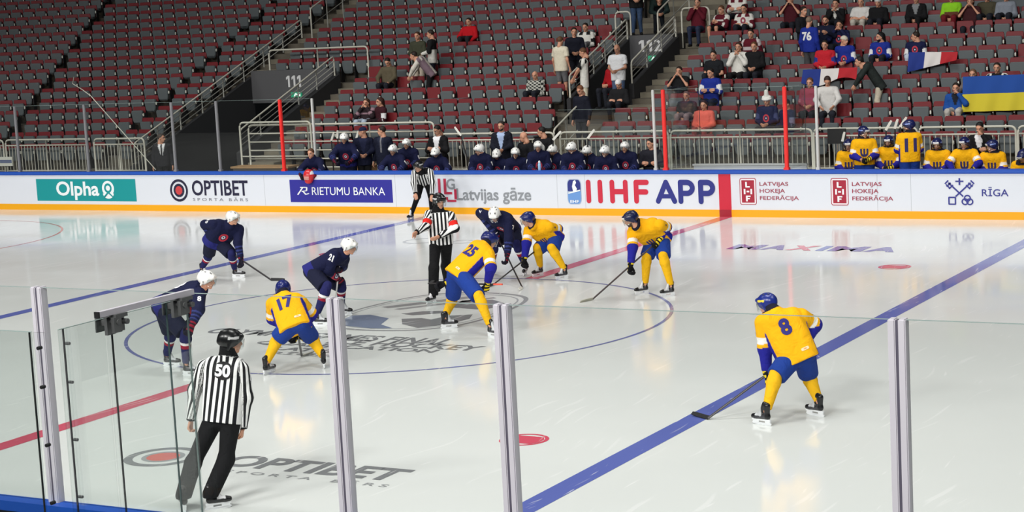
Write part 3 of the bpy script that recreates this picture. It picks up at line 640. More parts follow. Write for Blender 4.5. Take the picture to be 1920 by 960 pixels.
def rbar(a_, b_, wd, n=10):
    a_, b_ = np.array(a_, float), np.array(b_, float); d = nrm(b_ - a_); t0 = math.atan2(d[1], d[0])
    return [tuple(b_ + wd / 2 * np.array([math.cos(t0 - PI / 2 + PI * i / n), math.sin(t0 - PI / 2 + PI * i / n)])) for i in range(n + 1)] + [tuple(a_ + wd / 2 * np.array([math.cos(t0 + PI / 2 + PI * i / n), math.sin(t0 + PI / 2 + PI * i / n)])) for i in range(n + 1)]
def board_letters(root, strokes, col): # strokes in metres (x, z)
    bm = B()
    for k, s in enumerate(strokes): poly(bm, [(x, W - .006 - .0002 * k, z) for x, z in s])
    return obj('lettering', bm, mat('ad_%d_%d_%d' % col, col, .4), root)
z0, z1, bw = .355, .795, .125
I_ = lambda x: [rbar((x, z0), (x, z1), bw)]
board_letters(a, I_(-3.53) + I_(-3.22) + I_(-2.90) + I_(-2.55) + [rbar((-2.9, .575), (-2.55, .575), bw)] + I_(-2.27) + [rbar((-2.27, z1), (-2.0, z1), bw), rbar((-2.27, .57), (-2.02, .57), bw)], RI)
def bowl(x, zc, rz, rx): return [rbar((x + rx * math.cos(t), zc + rz * math.sin(t)), (x + rx * math.cos(t + .22), zc + rz * math.sin(t + .22)), bw, 5) for t in np.arange(-PI / 2, PI / 2 - .05, .2)]
board_letters(a, [rbar((-1.71, z0), (-1.5, z1), bw), rbar((-1.29, z0), (-1.5, z1), bw), rbar((-1.62, .47), (-1.38, .47), bw * .8)] + I_(-1.13) + [rbar((-1.13, z1), (-.97, z1), bw), rbar((-1.13, .54), (-.97, .54), bw)] + bowl(-.97, .667, .128, .14) + I_(-.62) + [rbar((-.62, z1), (-.46, z1), bw), rbar((-.62, .54), (-.46, .54), bw)] + bowl(-.46, .667, .128, .14), BI)
LR = (166, 30, 56)
for lx, t1, t2, t3, t0 in ((.345, 1.526, 1.444, 1.769, .833), (2.528, 3.7, 3.629, 3.958, 3.021)):
    a = ad_root(); ad_polys(a, [rrect(0, 1, 0, 1, .1)], lx, lx + .408, .283, .893, LR, .003); ad_polys(a, [rrect(.04, .96, .025, .975, .08)], lx, lx + .408, .283, .893, (236, 226, 230), .0045); ad_polys(a, [rrect(.12, .88, .08, .92, .02)], lx, lx + .408, .283, .893, LR, .006)
    ad_polys(a, [seg((.4, .86), (.4, .66), .1), seg((.36, .675), (.62, .675), .05), seg((.3, .6), (.3, .4), .1), seg((.7, .6), (.7, .4), .1), seg((.42, .5), (.58, .5), .06), seg((.42, .34), (.42, .13), .1), seg((.37, .32), (.65, .32), .05), seg((.4, .235), (.6, .235), .05)], lx, lx + .408, .283, .893, WH, .008)
    for s, x1, za, zb in (('LATVIJAS', t1, .69, .806), ('HOKEJA', t2, .532, .652), ('FEDERĀCIJA', t3, .372, .512)): ad_text(a, s, t0, x1, za, zb, (158, 52, 76), .012)
a = ad_root(); KB = (52, 56, 140); kx = (5.114, 5.753, .291, .903)
kp = [seg((.12, .82), (.62, .33), .055), seg((.88, .82), (.36, .33), .055), seg((.5, .98), (.5, .74), .06), seg((.36, .87), (.64, .87), .05)]
kp += [seg((.12, .06), (.36, .06), .05), seg((.12, .3), (.36, .3), .05), seg((.13, .05), (.13, .31), .05), seg((.35, .05), (.35, .31), .05)]
for cx, cy in ((.68, .15), (.84, .15), (.76, .27)): kp += ringpts(cx, cy, .075, .125, n=18)
for s in (-1, 1): kp += [seg((.5 + s * .38, .9), (.5 + s * .5, .78), .05), seg((.5 + s * .3, .82), (.5 + s * .44, .68), .05), seg((.5 + s * .22, .74), (.5 + s * .36, .6), .05), seg((.5 + s * .46, .76), (.5 + s * .33, .62), .045)]
ad_polys(a, kp, *kx, KB); ad_text(a, 'RĪGA', 5.914, 6.485, .502, .70, KB, .008)
# ---------------------------------------------------------------- rink glass and its posts
def pane(x0, y0, x1, y1, z0, z1, label, group=None, th=.015, edge=None):
    d = nrm(V(x1 - x0, y1 - y0, 0)); n = V(-d[1], d[0], 0) * th / 2; root = empty('glass_screen', (x0, y0, z0), 0, label, 'glass', group); bm = B(); o = V(x0, y0, z0)
    prism(bm, [V(x0, y0, z0) - n - o, V(x1, y1, z0) - n - o, V(x1, y1, z0) + n - o, V(x0, y0, z0) + n - o], (0, 0, z1 - z0)); obj('glass', bm, 'enclosure_glass' if group == 'enclosure glass' else 'rink_glass', root)
    bm = B(); prism(bm, [V(x0, y0, z1) - n - o, V(x1, y1, z1) - n - o, V(x1, y1, z1) + n - o, V(x0, y0, z1) + n - o], (0, 0, .004)); obj('edge', bm, mat('glass_edge', (150, 168, 164), .3), root)
    if edge:
        for e, c in edge:
            p = V(x0, y0, z0) + d * e - o; bm = B(); prism(bm, [p - n - d * .0035, p - n + d * .0035, p + n + d * .0035, p + n - d * .0035], (0, 0, z1 - z0)); obj('edge_strip', bm, mat('edge_%d_%d_%d' % c, c, .5), root)
    return root
def post(x, y, z0, z1, m, label, r=.035, group=None, near=False):
    root = empty('glass_post', (x, y, z0), 0, label, 'post', group); h = z1 - z0
    bm = B()
    if near:
        for s in (-1, 1): box(bm, (s * .036 - .026, -.045, 0), (s * .036 + .026, .045, h))
        bmesh.ops.bevel(bm, geom=list(bm.edges), offset=.008, segments=2, affect='EDGES'); obj('profile', bm, m, root)
        bm = B(); box(bm, (-.011, -.036, 0), (.011, .036, h - .01)); obj('gasket', bm, mat('gasket', (86, 82, 96), .6), root)
    else:
        box(bm, (-r, -r, 0), (r, r, h)); bmesh.ops.bevel(bm, geom=list(bm.edges), offset=r * .35, segments=2, affect='EDGES'); obj('profile', bm, m, root); bm = B(); box(bm, (-r * 1.4, -r * 1.4, 0), (r * 1.4, r * 1.4, .05)); obj('foot', bm, m, root)
    return root
ZT = 2.95
gx = [-33, -28.6, -25.2, -21.74, -19.15, -16.06, -14.54, -12.45]
gl = ['tall clear glass on the far board, %s' % t for t in ('far left beyond the first post', 'left edge of the view', 'left of the first grey post', 'between the first and second grey posts', 'between the second and third grey posts', 'between the third and fourth grey posts', 'left of the left red post')]
for a_, b_, t in zip(gx, gx[1:], gl): pane(a_ + .04, W + .05, b_ - .04, W + .05, 1.08, ZT, t, 'glass on the far board')
for x, t in ((-21.74, 'grey glass post on the far board, leftmost of four'), (-19.15, 'grey glass post on the far board above the teal advert end'), (-16.06, 'grey glass post on the far board beside the man in a suit'), (-14.54, 'grey glass post on the far board under stairway 111')): post(x, W + .05, 1.08, ZT, mat('grey_post', (128, 128, 132), .5), t, group='grey glass posts')
for x, t in ((-12.45, 'bright red post at the left end of the navy team bench'), (-1.5, 'bright red post at the right end of the navy team bench'), (1.49, 'bright red post left of the yellow team bench')): post(x, W + .05, 1.08, ZT, 'red_post', t, .042, 'red bench posts')
post(-11.82, 14.5, .3, ZT - .02, mat('pale_post', (196, 196, 194), .4), 'pale post just right of the leftmost red post', .03, 'pale bench posts'); pane(-12.42, W + .08, -11.86, 14.47, .9, ZT - .02, 'slanting glass between the leftmost red post and pale post')
for x, t in ((-1.76, 'pale post beside the middle red post'), (2.23, 'pale post right of the rightmost red post')): post(x, W + .05, 1.08, ZT, mat('pale_post', (196, 196, 194), .4), t, .03, 'pale bench posts')
pane(-1.72, W + .05, -1.55, W + .05, 1.08, ZT, 'narrow glass pane between the middle red post and pale post'); pane(-1.45, W + .05, 0, W + .05, 1.08, ZT, 'glass pane right of the middle red post'); pane(0, W + .05, 1.44, W + .05, 1.08, ZT, 'glass pane left of the rightmost red post'); pane(1.54, W + .05, 2.19, W + .05, 1.08, ZT, 'glass pane right of the rightmost red post')
pane(-1.5, W + .1, -1.5, 15.9, 1.08, 2.92, 'side glass pane running back from the middle red post', edge=[(1.98, (20, 20, 22))]); pane(1.5, W + .1, 1.5, 15.2, 1.08, 2.92, 'side glass pane running back from the rightmost red post', edge=[(1.18, (50, 54, 56))])
pane(-5.45, 16.15, -2.2, 16.15, .9, 2.38, 'low glass screen behind the right half of the navy bench')
# ---------------------------------------------------------------- near rink board, glass posts and the corner of glass at the left
nb = empty('rink_board', (6, -W, 0), 0, 'near rink board with blue top rail at the bottom left corner', 'rink board')
def nobj(name, bm, m): o = obj(name, bm, m, nb); o.location = -nb.location; return o
bm = B(); box(bm, (-20, -W - .1, .16), (16, -W, .88)); nobj('panel', bm, 'grey_board'); bm = B(); box(bm, (-20, -W - .1, 0), (16, -W + .012, .16)); nobj('kick_strip', bm, 'board_yellow')
bm = B(); box(bm, (-20, -W - .14, .88), (16, -W + .03, .97)); nobj('top_rail', bm, 'board_blue')
NZ = 2.9
for x, t in ((5.33, 'grey aluminium glass post nearest the left edge in the foreground'), (8.47, 'grey aluminium glass post in the foreground right of the linesman'), (10.0, 'grey aluminium glass post in the foreground right of centre'), (13.07, 'grey aluminium glass post in the foreground at the right')): post(x, -W, .95, NZ, 'aluminium', t, near=True, group='foreground glass posts')
for a_, b_, t in ((-6, 2.2, 'clear foreground glass pane beyond the left edge'), (2.2, 5.27, 'clear foreground glass pane left of the leftmost near post'), (5.39, 8.41, 'clear foreground glass pane in front of the linesman'), (8.53, 9.94, 'narrow clear foreground glass pane between the two middle posts'), (10.06, 13.01, 'wide clear foreground glass pane in front of the lone skater'), (13.13, 15.6, 'clear foreground glass pane at the right edge')): pane(a_, -W, b_, -W, .97, NZ - .01, t, 'foreground glass', edge=None)
DK = (40, 42, 42)
pane(7.05, -13.98, 7.05, -14.99, .6, 2.87, 'glass panel of the near side enclosure touching the rink glass', 'enclosure glass', edge=[(.02, (120, 138, 134)), (.28, (70, 92, 92)), (.95, DK)])
pane(7.05, -15.01, 7.05, -15.52, .6, 2.87, 'bolted glass panel of the near side enclosure by the left post', 'enclosure glass', edge=[(.46, DK)])
pane(6.9, -15.65, 4.2, -15.65, .6, 2.87, 'glass panel of the near side enclosure at the left edge', 'enclosure glass', edge=[(.02, DK)])
bt_ = empty('bolted_strip', (6.93, -15.64, .6), 0, 'clear corner strip with four dark bolts at the left', 'corner strip')
bm = B(); box(bm, (-.012, -.01, 0), (.09, .01, 2.27)); obj('strip', bm, 'rink_glass', bt_)
for z in (.5, .95, 1.4, 1.85, 2.15): bm = B(); tube(bm, [(.03, -.02, z), (.03, .02, z)], .014, 10); obj('bolt', bm, 'black_rubber', bt_)
bt2 = empty('bolted_strip', (7.05, -15.45, .6), 0, 'second clear strip with dark bolts beside the enclosure glass', 'corner strip')
bm = B(); box(bm, (-.01, -.012, 0), (.01, .05, 2.27)); obj('strip', bm, 'rink_glass', bt2)
for z in (.5, .95, 1.4, 1.85, 2.15): bm = B(); tube(bm, [(-.02, .02, z), (.02, .02, z)], .012, 10); obj('bolt', bm, mat('bolt_grey', (110, 112, 112), .4), bt2)
br = empty('brace_bar', (7.2, -14.62, 2.92), 0, 'square aluminium brace bar clamped along the top of the enclosure glass', 'brace bar')
bm = B(); box(bm, (-.022, -.62, 0), (.022, .52, .045)); obj('bar', bm, 'aluminium', br); bm = B(); box(bm, (-.023, -.635, -.001), (.023, -.62, .046)); obj('end_cap', bm, 'black_rubber', br)
for y in (-.4, .4):
    bm = B(); box(bm, (-.05, y - .1, -.16), (-.02, y - .01, -.02)); box(bm, (-.05, y + .01, -.15), (-.02, y + .1, -.02)); box(bm, (.02, y - .1, -.14), (.05, y - .01, -.02)); tube(bm, [(-.06, y - .05, -.06), (.06, y - .05, -.06)], .022, 10); tube(bm, [(-.06, y + .05, -.07), (.06, y + .05, -.07)], .022, 10); box(bm, (-.045, y - .07, -.03), (.045, y + .07, .0)); box(bm, (-.17, y - .03, -.1), (.0, y + .03, -.055)); box(bm, (-.17, y - .07, -.15), (-.157, y + .07, -.03)); obj('clamp', bm, mat('clamp_metal', (104, 106, 106), .35, .4), br)
# ---------------------------------------------------------------- stand: terrace, portals, walkways
rowy = lambda k: 17.5 + .8 * k
rowf = lambda k: .8 + .303 * k
surf = lambda y: .8 + .379 * (y - 17.5)
bm = B(); box(bm, (-40, W + .1, .2), (14, 16.52, .3)); tag(obj('bench_floor', bm, 'walkway'), kind='structure')
bm = B(); box(bm, (-40, 16.5, .0), (-19.95, 17.25, .7)); box(bm, (-16.5, 16.5, .0), (14, 17.25, .7)); tag(obj('walkway', bm, 'concrete'), kind='structure')
NR = 18
def b2(y): return V(-22.07 - .15 * (y - 19.4) + .05, y)
def leftline(y):
    p = b2(y); d = V(-math.cos(math.radians(6)), -math.sin(math.radians(6)))
    A, e = V(-26.84, 19.2), nrm(V(-31.35 + 26.84, 29.15 - 19.2)); t = ((A - p)[0] * e[1] - (A - p)[1] * e[0]) / (d[0] * e[1] - d[1] * e[0]); q = p + d * t
    d2 = V(-math.cos(math.radians(14)), -math.sin(math.radians(14))); return p, q, q + d2 * 12, d, d2
bm = B()
for k in range(NR):
    y0, y1, z = rowy(k) - .3, rowy(k) + .5, rowf(k)
    def tread(xa, xb): box(bm, (xa, y0, z - .5), (xb, y1, z))
    if k <= 3: tread(-16.45, 14)
    elif k <= 8: tread(-16.45, -7.35); tread(-5.8, 14)
    else: tread(-16.45, 14)
    if k >= 7: tread(-19.8, -16.45)
    A, Bq = leftline(y0), leftline(y1)
    pts = [(-19.96, y0), tuple(A[0]), tuple(A[1]), tuple(A[2]), tuple(Bq[2]), tuple(Bq[1]), tuple(Bq[0]), (-19.96, y1)]
    prism(bm, [(x, y, z - .5) for x, y in pts], (0, 0, .5))
terr = tag(obj('stand_terrace', bm, 'concrete'), kind='structure')
bm = B(); box(bm, (-70, 34, 0), (25, 34.4, 13)); tag(obj('wall_back', bm, 'dark_wall'), kind='structure')
def steps(xa, xb, k0, k1):
    bm = B()
    for k in range(k0, k1): box(bm, (xa, rowy(k) + .1, rowf(k) - .02), (xb, rowy(k) + .5, rowf(k) + .152))
    return tag(obj('aisle_stair', bm, mat('step_concrete', (128, 122, 106), .9, noise=4)), kind='structure')
steps(-16.42, -15.5, 0, 7); steps(-5.74, -4.8, 3, 17); steps(-20.75, -19.85, 0, 7); steps(-20.7, -19.5, 7, 17); steps(-7.95, -5.8, 11, 17)
def parapet(x0, x1, ya, yb, zf, m='dark_wall', h=.5):
    bm = B(); prism(bm, [(x0, ya, zf), (x0, yb, zf), (x0, yb, surf(yb) + h), (x0, ya, surf(ya) + h)], (x1 - x0, 0, 0)); return tag(obj('portal_wall', bm, m), kind='structure')
parapet(-19.95, -19.8, 16.6, 22.6, 0); parapet(-16.65, -16.45, 17.4, 22.6, 0); parapet(-7.42, -7.3, 20.4, 24.4, 1.6); parapet(-5.9, -5.75, 21.25, 24.4, 1.6)
bm = B(); box(bm, (-19.8, 22.5, 2.38), (-16.65, 22.7, 3.4)); tag(obj('portal_lintel', bm, 'portal_grey'), kind='structure')
bm = B(); box(bm, (-7.3, 24.3, 3.1), (-5.9, 24.5, 3.98)); tag(obj('portal_lintel', bm, 'portal_grey'), kind='structure')
bm = B(); box(bm, (-19.8, 24.6, 0), (-16.65, 24.7, 2.5)); box(bm, (-7.3, 25.4, 1.6), (-5.9, 25.5, 3.2)); tag(obj('portal_back', bm, mat('black_wall', (20, 20, 22), .9)), kind='structure')
bm = B(); box(bm, (-7.3, 20.3, 1.5), (-5.9, 25.5, 2.0)); box(bm, (-7.95, 24.5, 3.5), (-5.85, 26.1, 3.98)); box(bm, (-19.8, 16.5, .1), (-16.65, 24.6, .3)); box(bm, (-7.35, 20.36, 1.0), (-5.8, 20.4, 2.0)); tag(obj('portal_floor', bm, 'walkway'), kind='structure')
def digit_mesh(o, c_, x, wd, y, z, h):
    m = mat('number_white', (214, 214, 214), .6)
    if c_ == '2': return text_obj('lettering', '2', lambda u, v: (x + u * wd, y, z + v * h), m, o, .03)
    bm = B(); poly(bm, [(x + u * wd, y, z + v * h) for u, v in ((.45, 0), (.85, 0), (.85, 1), (.45, 1), (.08, .84), (.08, .62), (.45, .76))]); return obj('lettering', bm, m, o)
for s, x0, x1, y, z0_, t in (('111', -18.45, -17.82, 22.49, 2.86, 'white three-digit section number on the wide grey wall of the left stairway'), ('112', -7.02, -6.25, 24.29, 3.5, 'white three-digit section number on the narrow grey wall of the right portal')):
    o = empty('section_number', (0, 0, 0)); [digit_mesh(o, c_, x0 + (x1 - x0) * i / 3, (x1 - x0) / 3 * .86, y, z0_, .36 if s == '111' else .34) for i, c_ in enumerate(s)]; tag(o, t, 'sign')
for x, y, z, t in ((-18.05, 22.44, 2.62, 'small green exit sign with pictogram under the wide left number wall'), (-6.5, 24.24, 3.3, 'small green exit sign behind the rail of the narrow right portal')):
    r_ = empty('exit_sign', (x, y, z), 0, t, 'exit sign'); bm = B(); box(bm, (-.2, 0, -.08), (.2, .05, .08)); obj('housing', bm, mat('sign_green', (40, 150, 110), .5, emit=.35), r_); bm = B()
    poly(bm, [(-.1, -.003, -.05), (-.05, -.003, -.05), (.0, -.003, .0), (.05, -.003, -.04), (.09, -.003, -.04), (.03, -.003, .03), (-.02, -.003, .06), (-.06, -.003, .02)]); poly(bm, [(.1, -.003, -.05), (.16, -.003, -.05), (.16, -.003, .06), (.1, -.003, .06)]); obj('pictogram', bm, mat('sign_white', (220, 240, 232), .5, emit=.5), r_)
# ---------------------------------------------------------------- railings
def railing(xa, xb, y, z0, z1, label, pickets=True, group='white front railings', mids=1, posts=3, rd=.028):
    root = empty('guard_rail', (xa, y, z0), 0, label, 'railing', group); L = xb - xa; h = z1 - z0
    bm = B(); tube(bm, bend([(0, 0, 0), (0, 0, h), (L, 0, h), (L, 0, 0)], .14), rd, 8); obj('top_rail', bm, 'rail_paint', root, True)
    for i in range(1, posts - 1): bm = B(); tube(bm, [(L * i / (posts - 1), 0, 0), (L * i / (posts - 1), 0, h)], rd * .85, 8); obj('post', bm, 'rail_paint', root, True)
    if pickets:
        for z in (h - .17, .16): bm = B(); tube(bm, [(0, 0, z), (L, 0, z)], rd * .8, 8); obj('cross_bar', bm, 'rail_paint', root, True)
        bm = B(); n = max(2, int(L / .125))
        for i in range(1, n): tube(bm, [(L * i / n, 0, .16), (L * i / n, 0, h - .17)], .013, 6, False)
        obj('picket_infill', bm, 'rail_paint', root, True)
    else:
        for i in range(1, mids + 1): bm = B(); tube(bm, [(0, 0, h * i / (mids + 1)), (L, 0, h * i / (mids + 1))], rd * .75, 8); obj('cross_bar', bm, 'rail_paint', root, True)
    return root
RY = 16.6
for xa, xb, t in ((-28.3, -24.9, 'white picket railing beyond the left edge'), (-24.8, -21.52, 'white picket railing at the far left before the stand'), (-21.27, -19.36, 'short white picket railing next to the left stairway rail'), (-9.26, -5.84, 'white picket railing behind the middle of the navy bench'), (-5.66, -2.63, 'white picket railing behind the right end of the navy bench'), (-2.57, 1.12, 'white picket railing between the two team benches'), (1.16, 3.68, 'white picket railing behind the left of the yellow bench'), (3.72, 5.96, 'white picket railing behind the coach of the yellow bench'), (6.01, 9.5, 'white picket railing at the right edge of the view')):
    railing(xa, xb, RY, .68, 1.78, t)
railing(-15.55, -9.43, RY, .68, 2.1, 'tall white six-bar railing behind the left of the navy bench', False, None, 5, 4)
railing(-15.62, -13.2, RY - .3, .3, 2.2, 'white hoop rail at the foot of stairway 111', False, None, 1, 2)
def handrail(x, ya, yb, label, h=1.1, n=5, base=.5, lines=3, rd=.026):
    root = empty('hand_rail', (x, ya, surf(ya)), 0, label, 'hand rail', None); o = V(x, ya, surf(ya)); P = lambda y, z: tuple(V(x, y, surf(y) + z) - o)
    bm = B(); tube(bm, bend([P(ya, base), P(ya, h), P(yb, h), P(yb, base)], .12), rd, 8); obj('top_rail', bm, 'rail_paint', root, True)
    for i in range(1, n): y = ya + (yb - ya) * i / n; bm = B(); tube(bm, [P(y, base - .02), P(y, h)], rd * .8, 8); obj('post', bm, mat('rail_grey', (160, 160, 152), .5), root, True)  # posts and cross bars in a darker grey than the top rail
    for i in range(1, lines + 1): bm = B(); z = base + (h - base) * i / (lines + 1); tube(bm, [P(ya, z), P(yb, z)], rd * .55, 6); obj('cross_bar', bm, MATS['rail_grey'], root, True)
    return root
handrail(-19.87, 16.75, 25.5, 'long sloping hand rail on the left side of stairway 111', n=8); handrail(-16.55, 17.5, 22.45, 'sloping hand rail on the right wall of stairway 111', n=5)
handrail(-7.36, 20.5, 24.3, 'sloping hand rail on the left wall of portal 112', n=5); handrail(-5.83, 21.3, 24.35, 'sloping hand rail on the right wall of portal 112', n=3)
handrail(-20.1, 26.4, 29.3, 'upper hand rail on the steps above stairway 111', base=0, lines=1, n=3); handrail(-6.55, 24.7, 27.0, 'upper hand rail on the steps above portal 112', base=0, lines=1, n=2)
handrail(-6.0, 16.9, 18.3, 'short hand rail on the steps behind the navy bench', base=0, lines=1, n=2, h=1.25)
railing(-19.45, -15.68, 23.05, surf(23.05) - .02, 4.02, 'pale hoop railing on the ledge above section number 111', False, None, 0, 3); railing(-8.0, -7.5, 24.85, 3.55, 4.68, 'small hoop rail left above section number 112', False, None, 0, 2); railing(-5.85, -4.98, 24.85, 3.55, 4.7, 'small hoop rail right above section number 112', False, None, 0, 2)
# ---------------------------------------------------------------- stadium seats
def seat_meshes():
    bm = B()
    pts = lambda y: [(-.2, y, .34), (-.225, y, .45), (-.23, y, .74), (-.205, y, .79), (.205, y, .79), (.23, y, .74), (.225, y, .45), (.2, y, .34)]
    prism(bm, pts(.25), (0, .035, 0)); bmesh.ops.bevel(bm, geom=list(bm.edges), offset=.008, segments=1, affect='EDGES'); back = mesh('backrest', bm); back.materials.append(MATS['seat_red'])
    bm = B(); prism(bm, [(-.14, .13, .27), (-.185, .12, .38), (-.212, .1, .625), (-.195, .1, .67), (.195, .1, .67), (.212, .1, .625), (.185, .12, .38), (.14, .13, .27)], (0, .09, .01)); bmesh.ops.bevel(bm, geom=list(bm.edges), offset=.018, segments=2, affect='EDGES'); pan = mesh('seat_pan', bm); pan.materials.append(MATS['seat_grey'])
    bm = B(); box(bm, (-.21, -.2, .42), (.21, .24, .47)); bmesh.ops.bevel(bm, geom=list(bm.edges), offset=.018, segments=2, affect='EDGES'); down = mesh('seat_pan', bm); down.materials.append(MATS['seat_grey'])
    bm = B(); box(bm, (.236, .07, .49), (.27, .13, .585)); bmesh.ops.bevel(bm, geom=list(bm.edges), offset=.01, segments=2, affect='EDGES'); arm = mesh('armrest', bm); arm.materials.append(MATS['arm_white'])
    bm = B(); box(bm, (.238, .13, .0), (.268, .3, .6)); br = mesh('bracket', bm); br.materials.append(MATS['black_rubber']); return back, pan, down, arm, br
SB, SP, SD, SA, SK = seat_meshes()
CM = Matrix.LocRotScale(cam.location, cam.rotation_euler, None).inverted()
def pix(p):
    l = CM @ Vector(p); return 960 + 3550.86 * l.x / -l.z, 480 - 3550.86 * l.y / -l.z
ones = 'first second third fourth fifth sixth seventh eighth ninth tenth eleventh twelfth thirteenth fourteenth fifteenth sixteenth seventeenth eighteenth nineteenth'.split()
tens = {2: 'twent', 3: 'thirt', 4: 'fort', 5: 'fift', 6: 'sixt'}
def ordw(n):
    if n < 20: return ones[n - 1]
    return tens[n // 10] + 'ieth' if n % 10 == 0 else tens[n // 10] + 'y-' + ones[n % 10 - 1]
SEATS = []
PIT = .51
def add_run(k, x0, n, blk):
    for i in range(n): SEATS.append((x0 + PIT * (i + .5), rowy(k), k, 0.0, blk, i + 1))
for k in range(17):
    xs = -15.38 if k <= 6 else -19.38; xe = -6.95 if k <= 2 else (-7.45 if k <= 8 else -8.05)
    add_run(k, xs, int((xe - xs) / PIT), 'middle block from the left stairway')
    xs = -5.45 if k <= 2 else -4.7; add_run(k, xs, int((12 - xs) / PIT), 'right block from the right portal')
    p, q_, e, d, d2 = leftline(rowy(k)); x = -20.72; i = 0
    while x - PIT > p[0]: SEATS.append((x - PIT / 2, rowy(k), k, 0.0, 'short block left of the left stairway', i + 1)); x -= PIT; i += 1
    for a_, b_, dd, nm in ((p, q_, d, 'left block'), (q_, e, d2, 'far left block')):
        n = int((np.linalg.norm(b_ - a_) - .08) / PIT); an = math.atan2(-dd[1], -dd[0])
        for i in range(n): c = a_ + dd * (.08 + PIT * (i + .5)); SEATS.append((c[0], c[1], k, an, nm, i + 1))
